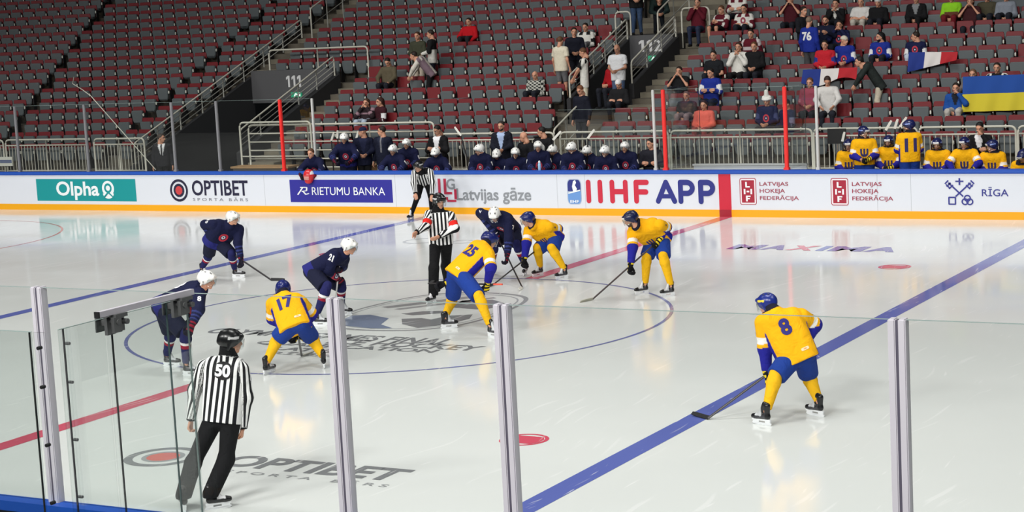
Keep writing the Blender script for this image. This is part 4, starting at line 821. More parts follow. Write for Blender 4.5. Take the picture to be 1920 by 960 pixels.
FIG = {
 'A': ((-6.582, 3.626, 0), 374.2, 349.2, 374.2, dict(hd=(0.626, -0.29, 1.231), nk=(0.47, -0.246, 1.091), pv=(0.092, -0.21, 0.762), sR=(0.298, -0.472, 1.127), eR=(0.005, -0.396, 1.114), hR=(0.08, -0.264, 0.77), sL=(0.577, -0.056, 0.98), eL=(0.641, -0.211, 0.736), hL=(0.725, -0.251, 0.406), kR=(-0.199, -0.089, 0.455), aR=(-0.489, 0.019, 0.17), bR=(-0.43, 0.008, 0), kL=(0.51, -0.254, 0.492), aL=(0.372, -0.022, 0.17), bL=(0.43, -0.008, 0))),
 'B': ((-1.169, -0.294, 0), 379.2, 12.3, -1.8, dict(hd=(0.415, 0.028, 1.259), nk=(0.239, 0.075, 1.128), pv=(-0.215, -0.166, 0.843), sR=(0.228, -0.155, 1.123), eR=(0.111, -0.175, 0.88), hR=(0.12, 0.057, 0.708), sL=(0.14, 0.239, 1.017), eL=(0.005, 0.371, 0.872), hL=(0.171, 0.028, 0.851), kR=(0.223, -0.447, 0.617), aR=(0.043, -0.525, 0.17), bR=(0.101, -0.512, 0), kL=(-0.008, 0.32, 0.547), aL=(-0.161, 0.514, 0.17), bL=(-0.101, 0.512, 0))),
 'C': ((-0.896, -4.63, 0), 379.2, 14.5, 14.2, dict(hd=(0.591, 0.03, 1.374), nk=(0.4, 0.058, 1.256), pv=(-0.067, -0.234, 1.018), sR=(0.531, -0.1, 1.186), eR=(0.665, -0.304, 1), hR=(0.662, -0.477, 0.798), sL=(0.285, 0.221, 1.173), eL=(0.118, 0.255, 0.906), hL=(0.252, 0.046, 0.782), kR=(0.419, -0.335, 0.621), aR=(0.323, -0.258, 0.17), bR=(0.381, -0.242, 0), kL=(-0.213, 0.087, 0.537), aL=(-0.439, 0.228, 0.17), bL=(-0.381, 0.242, 0))),
 'D': ((-0.696, 4.901, 0), 284.2, -64.9, -74.3, dict(hd=(0.138, -0.647, 1.231), nk=(0.141, -0.413, 1.173), pv=(0.007, 0.064, 0.912), sR=(-0.096, -0.49, 1.19), eR=(-0.369, -0.298, 1.221), hR=(-0.077, -0.174, 0.722), sL=(0.305, -0.426, 1.092), eL=(0.358, -0.537, 0.768), hL=(0.364, -0.655, 0.462), kR=(-0.212, -0.128, 0.55), aR=(-0.4, 0.073, 0.17), bR=(-0.374, 0.018, 0), kL=(0.339, -0.195, 0.588), aL=(0.358, 0.04, 0.17), bL=(0.374, -0.018, 0))),
 'E': ((0.856, -4.154, 0), 119.2, 129.2, 89.2, dict(hd=(-0.418, 0.376, 1.118), nk=(-0.289, 0.218, 1.048), pv=(0.009, 0.01, 0.675), sR=(-0.074, 0.312, 0.965), eR=(-0.024, 0.498, 0.754), hR=(-0.156, 0.313, 0.466), sL=(-0.461, 0.152, 0.946), eL=(-0.528, 0.218, 0.717), hL=(-0.173, 0.338, 0.449), kR=(0.003, 0.433, 0.401), aR=(0.299, 0.27, 0.17), bR=(0.261, 0.316, 0), kL=(-0.248, -0.082, 0.468), aL=(-0.261, -0.376, 0.17), bL=(-0.261, -0.316, 0))),
 'F': ((1.814, -0.792, 0), 49.2, 339.2, 39.2, dict(hd=(0.022, 0.72, 1.377), nk=(0.052, 0.51, 1.302), pv=(-0.254, 0.163, 0.915), sR=(0.186, 0.379, 1.202), eR=(0.325, 0.193, 1.017), hR=(0.208, 0.255, 0.744), sL=(-0.16, 0.576, 1.29), eL=(-0.317, 0.467, 0.886), hL=(-0.618, 0.294, 0.725), kR=(0.323, -0.199, 0.588), aR=(0.513, -0.249, 0.17), bR=(0.569, -0.27, 0), kL=(-0.643, 0.577, 0.44), aL=(-0.616, 0.232, 0.17), bL=(-0.569, 0.27, -0))),
 'G': ((0.321, 4.694, 0), 224.2, -109.2, -121.2, dict(hd=(-0.267, -0.284, 1.133), nk=(-0.232, -0.106, 1.036), pv=(-0.036, 0.204, 0.705), sR=(-0.389, -0.029, 0.901), eR=(-0.354, -0.213, 0.681), hR=(-0.359, -0.325, 0.379), sL=(0.064, -0.073, 0.969), eL=(0.095, 0.217, 0.894), hL=(-0.09, 0.389, 0.737), kR=(-0.233, -0.023, 0.525), aR=(-0.297, 0.173, 0.17), bR=(-0.317, 0.117, 0), kL=(0.2, -0.216, 0.551), aL=(0.348, -0.065, 0.17), bL=(0.317, -0.117, 0))),
 'H': ((3.195, 3.166, 0), 224.2, -124.1, -127.7, dict(hd=(-0.258, -0.323, 1.363), nk=(-0.221, -0.123, 1.261), pv=(-0.043, 0.274, 0.941), sR=(-0.369, -0.032, 1.093), eR=(-0.293, -0.213, 0.868), hR=(-0.317, -0.281, 0.557), sL=(0.157, -0.058, 1.238), eL=(0.155, 0.234, 1.162), hL=(0.107, 0.021, 0.967), kR=(-0.167, 0.055, 0.639), aR=(-0.241, 0.112, 0.17), bR=(-0.275, 0.063, 0), kL=(0.23, -0.094, 0.659), aL=(0.311, -0.015, 0.17), bL=(0.275, -0.063, 0))),
 'I': ((8.847, -5.172, 0), 159.2, 159.2, 164.2, dict(hd=(-0.388, 0.367, 1.336), nk=(-0.236, 0.259, 1.248), pv=(0.034, 0.212, 0.744), sR=(0.037, 0.397, 1.198), eR=(0.138, 0.577, 1.069), hR=(0.069, 0.329, 0.824), sL=(-0.356, 0.139, 1.154), eL=(-0.341, 0.145, 0.841), hL=(-0.316, 0.113, 0.521), kR=(0.062, 0.519, 0.436), aR=(0.275, 0.291, 0.17), bR=(0.219, 0.313, 0), kL=(-0.128, -0.106, 0.532), aL=(-0.161, -0.329, 0.17), bL=(-0.219, -0.313, 0))),
 'L': ((4.4, -10.821, 0), 49.2, 49.2, 139.3, dict(hd=(0.158, 0.525, 1.714), nk=(0.094, 0.546, 1.527), pv=(0.063, 0.392, 0.879), sR=(0.248, 0.542, 1.419), eR=(0.289, 0.548, 1.113), hR=(0.232, 0.515, 0.777), sL=(-0.13, 0.42, 1.446), eL=(-0.289, 0.408, 1.195), hL=(-0.337, 0.363, 0.86), kR=(0.149, 0.302, 0.48), aR=(0.129, 0.025, 0.17), bR=(0.169, 0.07, 0), kL=(-0.206, 0.183, 0.44), aL=(-0.123, -0.109, 0.17), bL=(-0.169, -0.07, 0))),
 'K': ((-0.405, 1.974, 0), 329.2, 264.2, 319.2, dict(hd=(0.096, -0.043, 1.763), nk=(0.062, -0.028, 1.552), pv=(0.057, -0.006, 1.018), sR=(-0.081, -0.124, 1.529), eR=(-0.03, -0.329, 1.357), hR=(-0.068, -0.585, 1.281), sL=(0.228, 0.081, 1.484), eL=(0.381, -0.033, 1.291), hL=(0.186, -0.264, 1.176), kR=(0.116, -0.384, 0.631), aR=(0.041, -0.327, 0.17), bR=(0.035, -0.386, 0), kL=(-0.023, 0.246, 0.568), aL=(-0.08, 0.425, 0.17), bL=(-0.035, 0.386, 0))),
 'J': ((-7.618, 12.887, 0), 259.2, 269.2, 329.2, dict(hd=(0.236, -0.401, 1.327), nk=(0.171, -0.213, 1.194), pv=(-0.009, 0.207, 0.875), sR=(0.018, -0.238, 1.153), eR=(0.079, -0.41, 0.916), hR=(0.207, -0.557, 0.687), sL=(0.367, -0.101, 1.156), eL=(0.504, -0.216, 0.913), hL=(0.544, -0.362, 0.631), kR=(0.039, -0.203, 0.584), aR=(-0.199, -0.134, 0.17), bR=(-0.2, -0.194, 0), kL=(0.281, 0.024, 0.577), aL=(0.148, 0.224, 0.17), bL=(0.2, 0.194, 0))),
}
STICKS = {
 'A': ((-5.171, 3.389, 0.02), (-4.872, 3.411, 0.02), (-6.572, 3.361, 0.809)),
 'B': ((-1.292, -0.099, 0.02), (-1.081, -0.313, 0.02), (-0.884, -0.331, 1.176)),
 'D': ((0.42, 3.427, 0.02), (0.51, 3.141, 0.02), (-0.823, 4.782, 0.751)),
 'E': ((0.275, -3.214, 0.02), (0.324, -2.918, 0.02), (0.739, -3.898, 0.507)),
 'G': ((-0.309, 3.651, 0.02), (-0.309, 3.351, 0.02), (0.256, 5.151, 0.771)),
 'H': ((2.323, 2.488, 0.02), (2.209, 2.21, 0.02), (3.353, 3.224, 1.017)),
 'I': ((7.893, -5.418, 0.02), (7.627, -5.28, 0.02), (8.973, -4.81, 0.87)),
}
# ---------------------------------------------------------------- skaters and officials on the ice
UAG = ((20, 20, 24), (236, 206, 40), (236, 206, 40)); FRG = ((24, 22, 36), (130, 24, 44), (226, 226, 228)); UAP, FRP = (27, 58, 138), (24, 27, 50)
def sock_ua(t, la):
    c = np.tile(L3((232, 178, 24)), (len(t), 1)); c[(np.abs(la - .02 - .05 * (t - .5)) < .009) & (t > .45)] = L3((40, 36, 110)); return c
def sock_ua_plain(t, la): return np.tile(L3((232, 178, 24)), (len(t), 1))
def sock_fr(t, la):
    c = np.tile(L3((32, 34, 84)), (len(t), 1)); c[(t > .70) & (t < .79)] = L3((232, 230, 228)); c[(t > .58) & (t <= .70)] = L3((150, 30, 52)); return c
def skater(key, label, team, num=None, pitch=15, helm=None, gl=True, tilt=0, skates=((190, 192, 194), (60, 60, 64)), extra=None, sock=None, palms=None):
    b, hy, tR, tL, J = FIG[key]
    kw = dict(ua=dict(top='jersey', top_col=pat_ua, leg_col=UAP, helmet=helm or ((22, 32, 96), (228, 230, 232), None), gloves=(UAG, UAG), sock=sock or sock_ua, group='yellow team skaters'),
              fr=dict(top='jersey', top_col=pat_fr, leg_col=FRP, helmet=helm or ((232, 232, 228), None, None), gloves=(FRG, FRG), sock=sock_fr, group='navy team skaters'))[team]
    top = kw.pop('top'); tc = kw.pop('top_col'); lc = kw.pop('leg_col')
    root, I = person(label, b, J, (hy, pitch), top, tc, 'shorts', lc, gear=1, skates=skates, toes=(tR, tL), grip=('grip', 'grip'), hem=.09, name_top='jersey', tilt=tilt, beard=(70, 48, 34) if extra == 'beard' else None, **kw)
    u, r, f, J, bvh = I['u'], I['r'], I['f'], I['J'], I['bvh']; mid = J['pv'] + (J['nk'] - J['pv']) * .64
    if team == 'ua':
        if num: number(root, bvh, num, mid, -f, u, .21, (38, 34, 120)); patch(root, bvh, J['pv'] + u * .03 + r * .1, -f, u, .05, .018, [(236, 214, 170), (226, 150, 90)], 'hem_patch', True)
        number(root, bvh, 'Ψ', J['pv'] + (J['nk'] - J['pv']) * .25, f, u, .17, (38, 34, 110), .13, 'crest')
        number(root, bvh, 'I I' if not num else num, J['sR'] + (J['eR'] - J['sR']) * .3, nrm(r + .3 * f), nrm(J['sR'] - J['eR']), .05, (60, 44, 60), name='sleeve_number'); number(root, bvh, num or 'II', J['sL'] + (J['eL'] - J['sL']) * .3, nrm(-r + .3 * f), nrm(J['sL'] - J['eL']), .05, (60, 44, 60), name='sleeve_number')
    else:
        patch(root, bvh, J['pv'] + (J['nk'] - J['pv']) * .55, f, u, .09, .11, [(190, 40, 60), (20, 24, 56), (222, 222, 226), (60, 40, 90)])
        for S, d in (('R', r), ('L', -r)): number(root, bvh, num or '7', J['s' + S] + (J['e' + S] - J['s' + S]) * .4, nrm(d * .9 - f * .25 + u * .3), nrm(J['s' + S] - J['e' + S]), .085, (228, 228, 230), name='sleeve_number')
        number(root, bvh, num or '7', mid, -f, u, .2, (226, 226, 230))
    return root, I
skater('A', 'skater in navy with a white helmet crouching over a stick at the far left', 'fr', '10', 12)
skater('B', 'navy skater with number 21 on the sleeve crouching left of the standing referee', 'fr', '21', 18)
skater('C', 'navy skater in a white helmet bending forward behind the enclosure glass at the left', 'fr', '8', 15)
skater('D', 'navy skater bent low taking the face-off with head down in a white helmet', 'fr', '7', 48)
skater('E', 'yellow skater seen from behind with number 17, stick between his legs', 'ua', '17', 35, sock=sock_ua_plain)
skater('F', 'yellow skater with number 25 on his back bent in front of the referee', 'ua', '25', 25, sock=sock_ua_plain)
skater('G', 'yellow skater crouching beside the navy face-off player near the red line', 'ua', None, 18)
skater('H', 'yellow skater with a reddish beard leaning on a grey-bladed stick right of the circle', 'ua', None, 22, extra='beard', helm=((22, 28, 66), (232, 232, 230), None))
_, I8 = skater('I', 'lone yellow skater with number 8 standing on the near blue line', 'ua', '8', 12, helm=((26, 42, 120), None, (220, 200, 60)), sock=sock_ua_plain)
def official(key, label, num=None, pitch=5, band=None, legs='trousers', visor=True, pl=None):
    b, hy, tR, tL, J = FIG[key]
    root, I = person(label, b, J, (hy, pitch), 'shirt', pat_ref(band), legs, (20, 20, 22), skates=((220, 220, 222), (30, 30, 32)), toes=(tR, tL), helmet=((16, 16, 18), None, (190, 190, 190)), visor=visor, h=.01, gear=.25, stripes=True, name_top='striped_shirt', hem=.02, group='striped officials', grip=('grip', 'grip') if key == 'L' else ('open', 'open'), palm=pl)
    u, r, f, J, bvh = I['u'], I['r'], I['f'], I['J'], I['bvh']
    if num:
        c = J['pv'] + (J['nk'] - J['pv']) * .8; patch(root, bvh, c, -f, u, .115, .1, [(16, 16, 18)], 'number_patch'); number(root, bvh, num, c, -f, u, .135, (236, 236, 238), lift=.012)
    patch(root, bvh, J['sR'] + (J['eR'] - J['sR']) * .3, nrm(r + .2 * f), nrm(J['sR'] - J['eR']), .035, .04, [(200, 200, 204), (30, 30, 34)], 'sleeve_crest'); patch(root, bvh, J['sL'] + (J['eL'] - J['sL']) * .3, nrm(-r + .2 * f), nrm(J['sL'] - J['eL']), .035, .04, [(200, 200, 204), (30, 30, 34)], 'sleeve_crest'); return root
official('L', 'linesman number 50 seen from behind walking along the near boards', '50', 8, None, 'wide')
official('K', 'referee with red armbands standing upright beside the face-off', None, 12, (222, 40, 34), 'wide')
official('J', 'linesman bending with hands on knees against the far boards', None, 15, None, 'trousers', pl=dict(R=(0, 0, -1), L=(0, 0, -1)))
STK = dict(A=('black stick held low by the navy skater at the far left', (36, 34, 36), (26, 26, 28)), B=('stick held across the chest of the navy skater number 21', (220, 220, 214), (26, 26, 28)), D=('dark stick with white taped blade of the navy face-off player', (40, 38, 40), (218, 216, 206)),
           E=('stick held between the legs of the yellow number 17', (60, 58, 58), (200, 198, 188)), G=('dark stick of the crouching yellow player by the red line', (38, 34, 34), (30, 30, 32)), H=('dark stick with grey taped blade of the bearded yellow skater', (58, 44, 46), (176, 174, 160)), I=('black stick lying along the blue line held by yellow number 8', (64, 60, 64), (14, 14, 16)))
for k_, (lb, sc_, tc_) in STK.items(): stick(lb, *STICKS[k_], shaft=sc_, tape=tc_, butt=(232, 232, 226) if k_ == 'B' else (26, 26, 28))
# stick that number 25 holds across his knees, red butt to the right
hR, hL = V(1.814, -.792, 0) + np.array(FIG['F'][4]['hR']), V(1.814, -.792, 0) + np.array(FIG['F'][4]['hL']); ax_ = nrm(hR - hL)
stick('stick with red butt held level across the knees of yellow number 25', hL - ax_ * .28, hL - ax_ * .28 + V(-.1, .28, -.02), hR + ax_ * .28, (34, 32, 34), (20, 20, 22), (226, 92, 70))
# ---------------------------------------------------------------- team benches
def long_bench(xa, xb, y, label):
    root = empty('team_bench', (xa, y, .3), 0, label, 'bench'); L = xb - xa
    bm = B(); box(bm, (0, -.34, .4), (L, .34, .45)); obj('seat', bm, 'plywood', root)
    n = int(L / 2.2) + 1
    for i in range(n): x = .2 + (L - .4) * i / (n - 1); bm = B(); box(bm, (x - .03, -.28, 0), (x + .03, .28, .4)); obj('leg', bm, 'steel', root)
    return root
long_bench(-9.85, -2.6, 14.97, 'long plywood players bench behind the board on the left'); long_bench(2.5, 9.2, 14.97, 'long plywood players bench of the yellow team at the right')
for xa, xb, h, t in ((-11.55, -10.95, 1.02, 'small pale plywood box at the left end of the navy bench'), (-10.55, -9.75, 1.02, 'pale plywood box behind the two standing staff')):
    r_ = empty('plywood_box', (xa, 15.75, .3), 0, t, 'box'); bm = B(); box(bm, (0, 0, 0), (xb - xa, .35, h - .3)); obj('body', bm, 'plywood', r_); bm = B(); box(bm, (-.02, -.02, h - .3), (xb - xa + .02, .37, h - .27)); obj('lid', bm, 'plywood', r_)
def bench_man(label, x, y, z, yaw, kind, arms, look, fl=.3, **k):
    J = pose((0, 0, z - fl), yaw, kind, arms, k.pop('lean', None), armsL=k.pop('armsL', None)); return person(label, (x, y, fl), J, look, **k)
def navy(label, x, y, z, yaw=285, kind='sit', arms='board', look=None, pitch=15, num=True, helm=True, lean=.22, **k):
    hs = dict(helmet=((234, 234, 230), None, None)) if helm else dict(hair=('short', (92, 62, 44)))
    root, I = bench_man(label, x, y, z, yaw, kind, arms, (look if look is not None else yaw, pitch), lean=lean, top='jersey', top_col=pat_fr, legs='shorts', leg_col=FRP, h=.02, gear=.8, gloves=k.pop('gloves', (FRG, FRG)), sock=sock_fr, skates=((190, 192, 194), (60, 60, 64)), toes=(yaw, yaw), name_top='jersey', hem=.05, group='navy players on the bench', grip=('grip', 'grip'), **hs, **k)
    u, r, f, J, bvh = I['u'], I['r'], I['f'], I['J'], I['bvh']; patch(root, bvh, J['pv'] + (J['nk'] - J['pv']) * .55, f, u, .08, .1, [(170, 44, 66), (20, 24, 56), (222, 222, 226), (90, 60, 100)])
    for S, d in (('R', r), ('L', -r)): patch(root, bvh, J['s' + S] + (J['e' + S] - J['s' + S]) * .45, nrm(d + .4 * f), u, .025, .05, [(226, 226, 228)], 'sleeve_number', True)
for a_ in ((
    ('bare-headed navy goaltender leaning over the board with a red mask', -11.68, 14.1, 1.52, dict(helm=False, kind='stand', lean=.42, yaw=275, pitch=12)),
    ('navy player in white helmet standing and leaning on the board at the left', -10.85, 14.45, 1.87, dict(kind='stand', lean=.3, pitch=22, yaw=290)),
    ('navy player sitting left of the far linesman with red gloves on the board', -9.4, 14.5, 1.55, dict(pitch=18, yaw=275)),
    ('navy player partly hidden behind the one with red gloves', -9.3, 15.0, 1.66, dict(pitch=12, yaw=285, arms='lap')),
    ('navy player with head bowed just right of the far linesman', -8.15, 14.55, 1.47, dict(pitch=45, yaw=290, look=270)),
    ('navy player turned to the left in front of the gap in the bench', -6.90, 14.60, 1.53, dict(look=235, yaw=285, arms='lap', pitch=20)),
    ('navy player bowing his head in front of the coach in a blue shirt', -6.65, 15.02, 1.36, dict(pitch=50, yaw=280, arms='lap')),
    ('navy player looking down right of the bowed one before the coach', -5.90, 14.65, 1.43, dict(pitch=20, yaw=290, arms='lap')),
    ('navy player mostly hidden between two white helmets at mid bench', -5.50, 15.20, 1.46, dict(pitch=20, yaw=250, arms='lap')),
    ('navy player sitting tall in front of the bent staff in black', -5.25, 14.65, 1.59, dict(pitch=12, yaw=295, arms='lap')),
    ('navy player beside the pale blue bottle looking left and down', -5.05, 15.02, 1.46, dict(look=250, yaw=285, pitch=30, arms='lap')),
    ('navy player fourth from the right end of the navy bench', -4.30, 14.60, 1.55, dict(look=250, yaw=285, pitch=32, arms='lap')),
    ('navy player third from the right end of the navy bench', -4.10, 15.02, 1.43, dict(look=245, yaw=285, pitch=35, arms='lap')),
    ('navy player second from the right end of the navy bench', -3.40, 14.60, 1.46, dict(look=260, yaw=285, pitch=25, arms='lap')),
    ('navy player at the right end of the navy bench looking straight ahead', -3.07, 15.02, 1.52, dict(look=285, yaw=285, pitch=8, arms='lap')))): navy(*a_[:4], **a_[4])
def staff(label, x, y, z, yaw, kind, arms, look, col, legc=(26, 26, 28), **k):
    return bench_man(label, x, y, z, yaw, kind, arms, look, top='jacket', top_col=col, legs='trousers', leg_col=legc, h=.02, name_top='jacket', hem=.14, **k)
staff('staff man in navy cap and navy jacket standing behind the left of the bench', -10.60, 14.95, 2.00, 300, 'stand', 'lap', (215, 5), pat_suit((18, 22, 44), (30, 34, 60)), cap=('cap', (24, 30, 60)), skin=SKIN * .8)
staff('staff man in navy zipped jacket and jeans facing left behind the bench', -10.10, 15.10, 2.00, 275, 'stand', 'side', (200, 5), pat_suit((20, 24, 42), (34, 38, 56), (120, 120, 124)), (120, 140, 170), hair=('short', (40, 28, 22)))
staff('coach in black blazer and white shirt bowing his head over the bench', -8.71, 15.60, 1.96, 275, 'stand', 'cross', (250, 30), pat_suit((22, 22, 24), (232, 232, 234)), hair=('short', (24, 20, 20)), skin=SKIN * .7)
staff('bearded coach in navy blazer and light blue shirt standing behind the bench', -6.81, 15.60, 2.04, 285, 'stand', 'lap', (280, 12), pat_suit((26, 28, 40), (170, 188, 222)), hair=('short', (50, 44, 40)), beard=(50, 42, 38))
staff('bald staff man in black leaning to the left behind the navy bench', -6.17, 15.60, 1.76, 255, 'stand', 'lap', (190, 20), pat_suit((22, 22, 26), (30, 30, 34)), lean=.2)
staff('dark-haired staff man in black leaning beside the bald man', -5.65, 15.60, 1.88, 270, 'stand', 'lap', (195, 15), pat_suit((24, 24, 28), (20, 20, 24)), hair=('short', (28, 24, 22)), lean=.15)
staff('staff man in dark jacket standing behind the middle pale post', -2.65, 15.60, 1.56, 285, 'stand', 'cross', (240, 15), solid((34, 34, 42)), hair=('short', (30, 26, 24)))
staff('man in dark suit and tie standing in the passage under stairway 111', -18.00, 15.75, 1.84, 300, 'stand', 'side', (20, 5), pat_suit((38, 38, 42), (222, 222, 222), (24, 24, 28)), hair=('short', (70, 62, 56)))
def yellow(label, x, y, z, yaw=275, kind='sit', arms='lap', look=None, pitch=12, lean=.15, mask=False, gloves=(None, UAG), num=None, **k):
    root, I = bench_man(label, x, y, z, yaw, kind, arms, (look if look is not None else yaw, pitch), lean=lean, top='jersey', top_col=pat_ua, legs='shorts', leg_col=UAP, h=.02, gear=.8, gloves=gloves, sock=sock_ua_plain, skates=((190, 192, 194), (60, 60, 64)), toes=(yaw, yaw), name_top='jersey', hem=.05, helmet=((24, 30, 80), (232, 232, 230), (120, 140, 200)), group='yellow players on the bench', beard=(20, 20, 22) if mask else k.pop('beard', None), grip=('grip', 'grip'))
    u, r, f, J, bvh = I['u'], I['r'], I['f'], I['J'], I['bvh']; number(root, bvh, 'Ψ', J['pv'] + (J['nk'] - J['pv']) * .42, f, u, .24, (38, 34, 90), .18, 'crest')
    if num: number(root, bvh, num, J['pv'] + (J['nk'] - J['pv']) * .6, -f, u, .3, (38, 30, 90))
for a_ in (('yellow player half hidden at the left end of the yellow bench', 2.65, 14.8, 1.54, dict(yaw=280)), ('yellow player standing with helmet turned to the right at the bench', 3.1, 14.55, 1.85, dict(kind='stand', yaw=290, look=330, lean=.05)),
    ('yellow player in a black neck guard sitting behind the standing one', 3.6, 14.75, 1.62, dict(mask=True)), ('yellow player standing with his back turned, number 11 visible', 4.15, 14.5, 1.98, dict(kind='stand', yaw=120, look=190, num='11', lean=.03)),
    ('bearded yellow player sitting right of the one with his back turned', 4.72, 14.7, 1.55, dict(beard=(96, 60, 44))), ('yellow player in front of the coach in a black suit', 5.34, 14.65, 1.57, dict(look=260, arms='board')),
    ('yellow player right of the coach looking to the left', 5.93, 14.7, 1.5, dict(look=215)), ('yellow player at the right edge of the view bending over the board', 6.65, 14.5, 1.3, dict(look=250, pitch=40, lean=.35))): yellow(*a_[:4], **a_[4])
staff('coach in black suit holding a hand to his face behind the yellow bench', 5.42, 15.60, 1.83, 275, 'stand', 'cross', (265, 25), pat_suit((22, 22, 24), (226, 226, 228)), hair=('short', (20, 18, 18)), armsL='face')
bw = empty('bench_barrier', (-1.42, 15.35, .3), 0, 'low white barrier between the two team benches behind the glass', 'barrier')
bm = B(); box(bm, (0, 0, 0), (2.85, .06, .74)); obj('panel', bm, 'board_white', bw); bm = B(); box(bm, (-.02, -.03, .74), (2.87, .09, .78)); obj('cap', bm, mat('barrier_cap', (196, 198, 198), .5), bw)
ct = empty('plywood_counter', (-14.45, 14.25, .3), 0, 'plywood counter top left of the leftmost red post', 'counter')
bm = B(); box(bm, (0, 0, .82), (1.9, .5, .87)); obj('top', bm, 'plywood', ct); bm = B(); box(bm, (.05, .05, 0), (1.85, .45, .82)); obj('cabinet', bm, mat('counter_grey', (92, 90, 86), .8), ct)
# goaltender mask lying over the board, bottle, display, standing sticks
gm = empty('goalie_mask', (-11.6, W - .06, 1.0), 0, 'red and white goaltender mask hanging over the blue board top', 'mask')
vs, fs = surface([([ell((0, 0, -.03), (.15, .14, .17)), ell((0, -.03, -.17), (.1, .1, .07))], [])], .012, .04); col = np.tile(L3((206, 40, 46)), (len(vs), 1)); col[(np.abs(vs[:, 0]) > .1) & (vs[:, 2] > .0)] = L3((232, 232, 232)); link('shell', raw_mesh('shell', vs, fs, col), 'hard_shell', gm)
for z in (-.12, -.09, -.06, -.03): bm = B(); tube(bm, [(-.075, -.12, z), (0, -.15, z), (.075, -.12, z)], .005, 6); obj('cage_bar', bm, 'arm_white', gm)
bt0 = empty('water_bottle', (-4.86, W + .06, 1.08), 0, 'pale blue squeeze bottle standing on the board top', 'bottle')
bm = B(); tube(bm, [(0, 0, 0), (0, 0, .005), (0, 0, .13), (0, 0, .16), (0, 0, .19)], [.034, .038, .038, .034, .02], 14); obj('body', bm, mat('bottle_blue', (150, 190, 222), .3), bt0, True); bm = B(); tube(bm, [(0, 0, .19), (0, 0, .21), (0, 0, .24)], [.028, .028, .008], 12); obj('cap', bm, mat('bottle_cap', (226, 232, 236), .4), bt0, True)
dsp = empty('display_screen', (2.05, 15.7, .3), 0, 'black display panel on a stand at the left end of the yellow bench', 'screen')
bm = B(); box(bm, (-.22, 0, 1.2), (.22, .05, 1.55)); obj('panel', bm, 'black_rubber', dsp); bm = B(); tube(bm, [(0, .03, 0), (0, .03, 1.3)], .03, 8); box(bm, (-.2, -.1, 0), (.2, .15, .03)); obj('stand', bm, 'steel', dsp)
for x, y, z, dx, t in ((-12.05, 15.6, 1.72, .05, 'leftmost white-bladed stick in the rack at the left'), (-11.85, 15.6, 1.78, -.03, 'second white-bladed stick in the rack at the left'), (-11.6, 15.6, 1.66, .02, 'third stick in the rack beside the pale post'), (-11.25, 15.6, 1.75, .04, 'stick with yellowish tape in the rack right of the pale post'), (-11.05, 15.6, 1.66, -.04, 'rightmost stick of the rack with pale tape'),
    (-7.62, 14.95, 1.86, -.25, 'stick with white tape slanting beside the bowed coach'), (-4.98, 14.95, 1.72, .18, 'stick with white tape above the bench near the bottle'), (-4.02, 14.95, 1.75, .14, 'white taped stick in front of the pickets of the navy bench'),
    (2.48, 14.9, 1.62, 0, 'upright white taped stick at the left end of the yellow bench'), (3.47, 15.0, 1.85, .08, 'leftmost of three white blades above the black neck guard player'), (3.66, 15.05, 1.88, .02, 'middle of three white blades above the yellow bench'), (3.8, 15.0, 1.92, .1, 'rightmost of three white blades above the yellow bench')):
    stick(t, (x, y, z), (x + dx + .06, y, z + .22), (x - dx * 1.2, y + .1, .45), tape=(232, 230, 220), group='sticks standing at the benches')
# ---------------------------------------------------------------- spectators
def fan(label, x, y, z, k, kind='sit', yaw=275, arms='lap', look=None, pitch=10, top=(40, 40, 44), pat=None, legc=(34, 36, 44), legs='trousers', sleeve='long', hair=('short', (40, 30, 24)), cap=None, num=None, crest=None, **kw):
    fl = kw.pop('fl', rowf(k)); y -= .1 if kind == 'sit' else 0; J = pose((0, 0, z - fl), yaw, kind, arms, kw.pop('lean', None), armsL=kw.pop('armsL', None))
    root, I = person(label, (x, y, fl), J, (look if look is not None else yaw, pitch), kw.pop('name_top', 'shirt'), pat or solid(top), legs, legc, h=.022, hair=hair if not cap or (hair and hair[0] == 'long') else None, cap=cap, sleeve=sleeve, hem=.12, group='spectators', name_top='shirt', **kw)
    if num: number(root, I['bvh'], num, I['J']['pv'] + (I['J']['nk'] - I['J']['pv']) * .62, -I['f'], I['u'], .24, (230, 230, 232))
    if crest: patch(root, I['bvh'], I['J']['pv'] + (I['J']['nk'] - I['J']['pv']) * .5, I['f'], I['u'], .08, .1, crest)
    if kind == 'sit' and y < 26: TAKEN.append((x, k))
    return root
TAKEN = []
MAR, WHT, BLK, NVY, RBL = (92, 22, 36), (222, 220, 212), (24, 24, 26), (24, 30, 66), (30, 48, 140)
FC = [(190, 44, 60), (24, 30, 66), (216, 216, 222)]; LH, DH, GH = (96, 66, 44), (30, 24, 22), (120, 112, 104)
fan('man in a red jacket sitting alone among empty seats', -13.02, 24.88, 4.6, 9, top=(190, 24, 34), legc=(40, 40, 44), arms='knees')
fan('child in olive top bending down by the ledge above section 111', -14.01, 21.68, 3.56, 5, top=(92, 84, 66), arms='knees', pitch=35)
fan('person in a cream hooded jacket bending to the left', -13.0, 21.45, 3.72, 5, 'bend', 200, 'down', top=(214, 208, 196), pat=pat_sides((214, 208, 196), (120, 100, 110)), legc=BLK)
fan('person in an olive jacket and beige trousers standing', -13.34, 22.25, 4.28, 6, 'stand', 275, 'lap', top=(62, 64, 50), legc=(186, 174, 158), hair=('short', (70, 50, 36)))
fan('man in black and white top standing right of the olive jacket', -12.87, 22.25, 4.32, 6, 'stand', 200, 'lap', pat=pat_split(BLK, WHT, .5), legc=(28, 32, 44))
fan('woman with hands at her face sitting above the six-bar railing', -13.26, 19.28, 2.5, 2, arms='face', pat=pat_bands((44, 34, 38), (150, 120, 130)), legc=(170, 184, 200), hair=('long', (70, 48, 36)))
